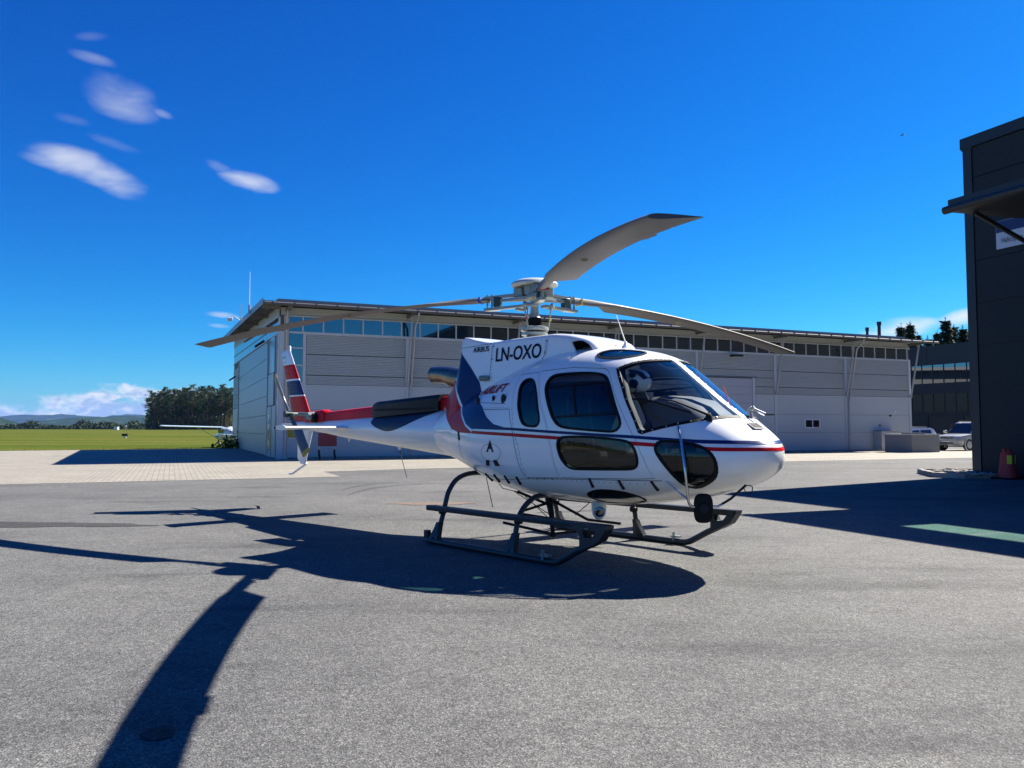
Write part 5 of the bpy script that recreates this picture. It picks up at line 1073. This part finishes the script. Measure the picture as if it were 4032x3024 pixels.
pv = [pine_mesh(10+i, 24) for i in range(6)]
for row, (dd, n_) in enumerate(((452, 27), (466, 27), (480, 27), (495, 25))):
    for k in range(n_):
        px = 592+(930-592)*(k+random.uniform(.1, .9))/n_; d = dd+random.uniform(-8, 8); x = (px-2016)/3164*d
        tree('pine_tree', random.choice(pv), (x, d, groundz(d)-.1), random.choice((.74, .82, .86, .9, .94, 1.02)), random.uniform(0, 6.28), 'tall dark pine with bare lower trunk in the stand beyond the field', 'pines in the stand beyond the field', bark, pineL)
us_ = MB(); ru = random.Random(5)
for k in range(16000):
    px = ru.uniform(578, 930); d = ru.uniform(470, 520); x = (px-2016)/3164*d; quad(us_, (x+ru.gauss(0, .8), d, groundz(d)+abs(ru.gauss(0, 5.0))), ru.uniform(.4, .9), ru)
lab(us_.build('undergrowth', broadL), 'bright green undergrowth beneath the pine stand', 'undergrowth', kind='stuff')
sv = [spruce_mesh(40+i, 17) for i in range(4)]
for k, (px, top, d, kind) in enumerate(((3733, 1258, 105, 0), (3660, 1316, 112, 1), (3592, 1294, 118, 2), (3556, 1306, 122, 3), (3800, 1284, 110, 1), (3836, 1296, 108, 2), (3700, 1330, 125, 3), (3765, 1300, 122, 0), (3620, 1335, 120, 0))):
    hgt = 1.378+(1690-top)/3164*d*1.0; x = (px-2016)/3164*d
    lb = ['tall bushy spruce rising above the office block roof', 'small spruce top peeping over the hangar roof end', 'thin spruce behind the end of the hangar roof', 'narrow spruce tip beside the roof flue', 'spruce with ragged crown beside the charcoal building', 'spruce crown half hidden by the charcoal building', 'low spruce tip just over the office block coping', 'spruce standing behind the tall bushy one', 'lowest spruce tip behind the hangar roof end'][k]
    tree('spruce_tree', sv[kind], (x, d, -.1), hgt/16.3, random.uniform(0, 6.28), lb, 'spruces behind the buildings', bark2, sprL)
# far wood along the field, continuing round the whole horizon
fw = MB(); rf = random.Random(8)
def farwood(x, d, h_, sz=1.0):
    for q in range(3): quad(fw, (x+rf.gauss(0, 1.6), d+rf.gauss(0, 3), 1.2+h_*rf.random()), rf.uniform(1.0, 2.2)*sz, rf)
for k in range(13000):
    px = rf.uniform(-250, 700); d = rf.uniform(690, 760); farwood((px-2016)/3164*d, d, 1.2+3.8*abs(math.sin(px*.013)*math.sin(px*.031+1))+rf.random()*1.2+(1.5 if 330 < px < 560 else 0)+5*max(0, math.sin(px*.11)*math.sin(px*.047+2)-.55), .5)
for k in range(6500):
    a = rf.uniform(0, 2*pi)
    if abs(((a-pi/2+pi) % (2*pi))-pi) < .62: continue
    d = rf.uniform(520, 600); farwood(d*cos(a), d*sin(a), 9)
lab(fw.build('far_wood', leafmat('far_foliage', (.012, .026, .012), (.055, .085, .03))), 'belt of dark green woodland on the far side of the field', 'woodland', kind='stuff')
# ================================================================== hills
def hill(name, pts, d, m_, seed, depth):
    rh = random.Random(seed); ps = []
    P = np.array(pts, float); xs = np.arange(P[0, 0], P[-1, 0]+1, 6.0); ys = np.interp(xs, P[:, 0], P[:, 1])
    rows = 7; v = []; f = []
    for i in range(rows):
        t = i/(rows-1)
        for x, y in zip(xs, ys):
            hz = max(2, (1690-y)/3164*d)*math.sin(pi/2*t)**.8; v.append(((x-2016)/3164*d*(1+.0*t), d-depth*(1-t), 1.378-3+hz*(1+.0)+rh.gauss(0, 1)*(3.5*d/9000 if t > .95 else 7*d/9000)*(t > .2)))
    n_ = len(xs)
    for i in range(rows-1):
        for j in range(n_-1): f.append((i*n_+j, i*n_+j+1, (i+1)*n_+j+1, (i+1)*n_+j))
    k = len(v)
    for x in xs: v.append(((x-2016)/3164*(d+depth*.6), d+depth*.6, -10))
    for j in range(n_-1): f.append(((rows-1)*n_+j, (rows-1)*n_+j+1, k+j+1, k+j))
    o = MB().add(v, f).build(name, m_, smooth=50); o['kind'] = 'structure'; return o
def hillmat(name, a, b, c):
    m = bpy.data.materials.new(name); m.use_nodes = True; n, l = m.node_tree.nodes, m.node_tree.links; bs = n['Principled BSDF']; g_ = n.new('ShaderNodeNewGeometry')
    q = n.new('ShaderNodeMapping'); q.inputs['Scale'].default_value = (.004, .0015, .008); l.new(g_.outputs['Position'], q.inputs[0])
    t = n.new('ShaderNodeTexNoise'); t.inputs['Scale'].default_value = 1.6; t.inputs['Detail'].default_value = 9; t.inputs['Roughness'].default_value = .65; l.new(q.outputs[0], t.inputs['Vector'])
    r = n.new('ShaderNodeValToRGB'); e = r.color_ramp.elements; e.new(.6); e[0].position = .35; e[0].color = (*a, 1); e[1].position = .56; e[1].color = (*b, 1); e[2].position = .68; e[2].color = (*c, 1); l.new(t.outputs[0], r.inputs[0]); l.new(r.outputs[0], bs.inputs['Base Color']); bs.inputs['Roughness'].default_value = .95; bs.inputs['Specular IOR Level'].default_value = 0
    return m
hm1 = hillmat('forested_hill', (.008, .020, .010), (.018, .034, .014), (.06, .08, .028)); hm2 = hillmat('far_forested_hill', (.006, .016, .012), (.012, .024, .016), (.05, .07, .035))
hill('far_ridge', [(-900, 1655), (-300, 1640), (0, 1645), (60, 1643), (110, 1640), (175, 1634), (225, 1635), (245, 1640), (275, 1634), (300, 1633), (330, 1639), (380, 1640), (420, 1647), (480, 1650), (530, 1634), (560, 1633), (600, 1638), (700, 1640), (1000, 1655)], 9500, hm2, 1, 1500)
hill('middle_hill', [(150, 1690), (250, 1678), (330, 1664), (400, 1652), (450, 1645), (490, 1641), (520, 1643), (560, 1640), (620, 1643), (800, 1650), (1100, 1670)], 5200, hm1, 2, 1200)
hill('near_slope', [(-1200, 1600), (-400, 1625), (-60, 1638), (0, 1641), (30, 1650), (60, 1660), (100, 1668), (150, 1672), (220, 1682), (300, 1689)], 3000, hm1, 3, 800)
# ================================================================== small things in the field
sh = empty('white_hut', ((461-2016)/3164*420, 420, .9)); lab(sh, 'small white hut standing far out on the grass field', 'hut')
MB().box(-.95, .95, -.8, .8, 0, 1.7).build('wall', white, sh); MB().box(-1.05, 1.05, -.9, .9, 1.7, 1.85).build('roof', roofg, sh)
mk = empty('field_marker', (-71.5, 148.7, -.22)); lab(mk, 'small dark field marker with white lamp and thin mast on the grass', 'marker')
MB().box(-.5, .5, -.2, .2, .35, .75).build('box', black, mk); MB().lathe([(.28, .02), (.28, .32), (.1, .38)], n=10).build('lamp', white, mk, 40); MB().tube([(.05, .1, 0), (.05, .1, 2.2)], .03, 6).build('mast', galv, mk); MB().box(-.12, .2, .05, .12, 2.0, 2.3).build('mast_head', white, mk)
tf = MB(); rt_ = random.Random(4)
for k in range(2600):
    u = rt_.uniform(-40, 0); v = 23+u*(10.5/75)*1.0+abs(rt_.gauss(0, .5)); p = hang(u, v); h_ = rt_.uniform(-.1, .2)
    a = rt_.uniform(0, 3.14); dx, dy = .025*cos(a), .025*sin(a); tf.add([(p[0]-dx, p[1]-dy, -.3), (p[0]+dx, p[1]+dy, -.3), (p[0]+rt_.gauss(0, .05), p[1]+rt_.gauss(0, .05), h_)], [(0, 1, 2)])
lab(tf.build('verge_grass', leafmat('verge_blades', (.05, .08, .015), (.16, .16, .05))), 'longer grass along the edge of the paving', 'grass', kind='stuff')
wb_ = empty('weed_bush', hang(-.6, 22.9)); lab(wb_, 'dark weedy bush at the foot of the hangar end wall', 'bush'); wl_ = MB()
for k in range(420): quad(wl_, (rt_.gauss(0, .45), rt_.gauss(0, .35), abs(rt_.gauss(.25, .32))), rt_.uniform(.05, .14), rt_)
wl_.build('foliage', broadL, wb_); MB().tube([(0, 0, 0), (.1, 0, .5), (.05, .05, .95)], [.03, .02, .01], 5).build('stem', bark2, wb_)
bd = empty('bird', (dirpx(3553, 532)*120+Vector((0, 0, CAM_H)))); lab(bd, 'small dark bird gliding high in the blue sky', 'bird')
MB().loft([[(x, r*cos(t), r*sin(t)) for t in [2*pi*i/8 for i in range(8)]] for x, r in ((-.28, .01), (-.1, .05), (.1, .06), (.25, .02))]).build('body', blackp, bd, 50)
for sd in (-1, 1): MB().add([(.08, 0, 0), (.05, sd*.3, .10), (-.05, sd*.62, .04), (-.1, sd*.3, .08), (-.08, 0, 0), (.0, sd*.3, .06)], [(0, 1, 3, 4), (1, 2, 3), (0, 5, 1), (5, 2, 1), (4, 3, 5), (3, 2, 5), (0, 4, 5)]).build('wing', blackp, bd)
# ---- marks on the apron
blob('drain_patch', (-1.45, 15.0), .75, .28, .1, mat('rusty_gravel_patch', (.14, .10, .075), .9, var=.5, vscale=14, bump=.8, bscale=60), seed=2)
blob('oil_stain', (-7.0, 11.7), 1.7, .32, -.05, wetm, seed=3); blob('oil_stain', (-1.60, 3.72), .075, .085, .15, wetm, seed=5, jag=.06); blob('tar_patch', (1.0, 13.6), .55, .12, .4, patchm, seed=6)

def mark(name, pts, wd, m_, z=.0045):
    pts = spline(pts, 8, False); v = []
    for i, p in enumerate(pts):
        t = np.array(pts[min(i+1, len(pts)-1)])-np.array(pts[max(i-1, 0)]); t = t/np.hypot(*t); k = wd*(.25+.75*math.sin(pi*i/(len(pts)-1)))/2; v += [(p[0]-t[1]*k, p[1]+t[0]*k, z), (p[0]+t[1]*k, p[1]-t[0]*k, z)]
    o = MB().add(v, [(2*i, 2*i+1, 2*i+3, 2*i+2) for i in range(len(pts)-1)]).build(name, m_); o['kind'] = 'structure'
    if o.data.polygons[0].normal.z < 0: o.data.flip_normals()
mark('tyre_mark', [(-3.87,18.25),(-3.69,19.72),(-3.33,20.56),(-2.92,20.85)], .16, patchm); mark('tyre_mark', [(-3.42,16.86),(-3.31,18.64),(-2.83,19.73),(-2.2,20.2)], .16, patchm)
# ================================================================== haze
hz = MB().box(-12500, 12500, -12500, 12500, -12, 330).build('haze', mat('unused_haze', (.5, .5, .5)))
hmat = bpy.data.materials.new('air_haze'); hmat.use_nodes = True; hn, hl = hmat.node_tree.nodes, hmat.node_tree.links; hn.clear()
ho = hn.new('ShaderNodeOutputMaterial'); hv = hn.new('ShaderNodeVolumePrincipled'); hv.inputs['Color'].default_value = (.24, .44, .95, 1); hv.inputs['Density'].default_value = 3.4e-5; hv.inputs['Anisotropy'].default_value = 0
hl.new(hv.outputs[0], ho.inputs['Volume']); hz.data.materials.clear(); hz.data.materials.append(hmat); lab(hz, 'thin blue haze over the far hills', 'haze', kind='stuff')
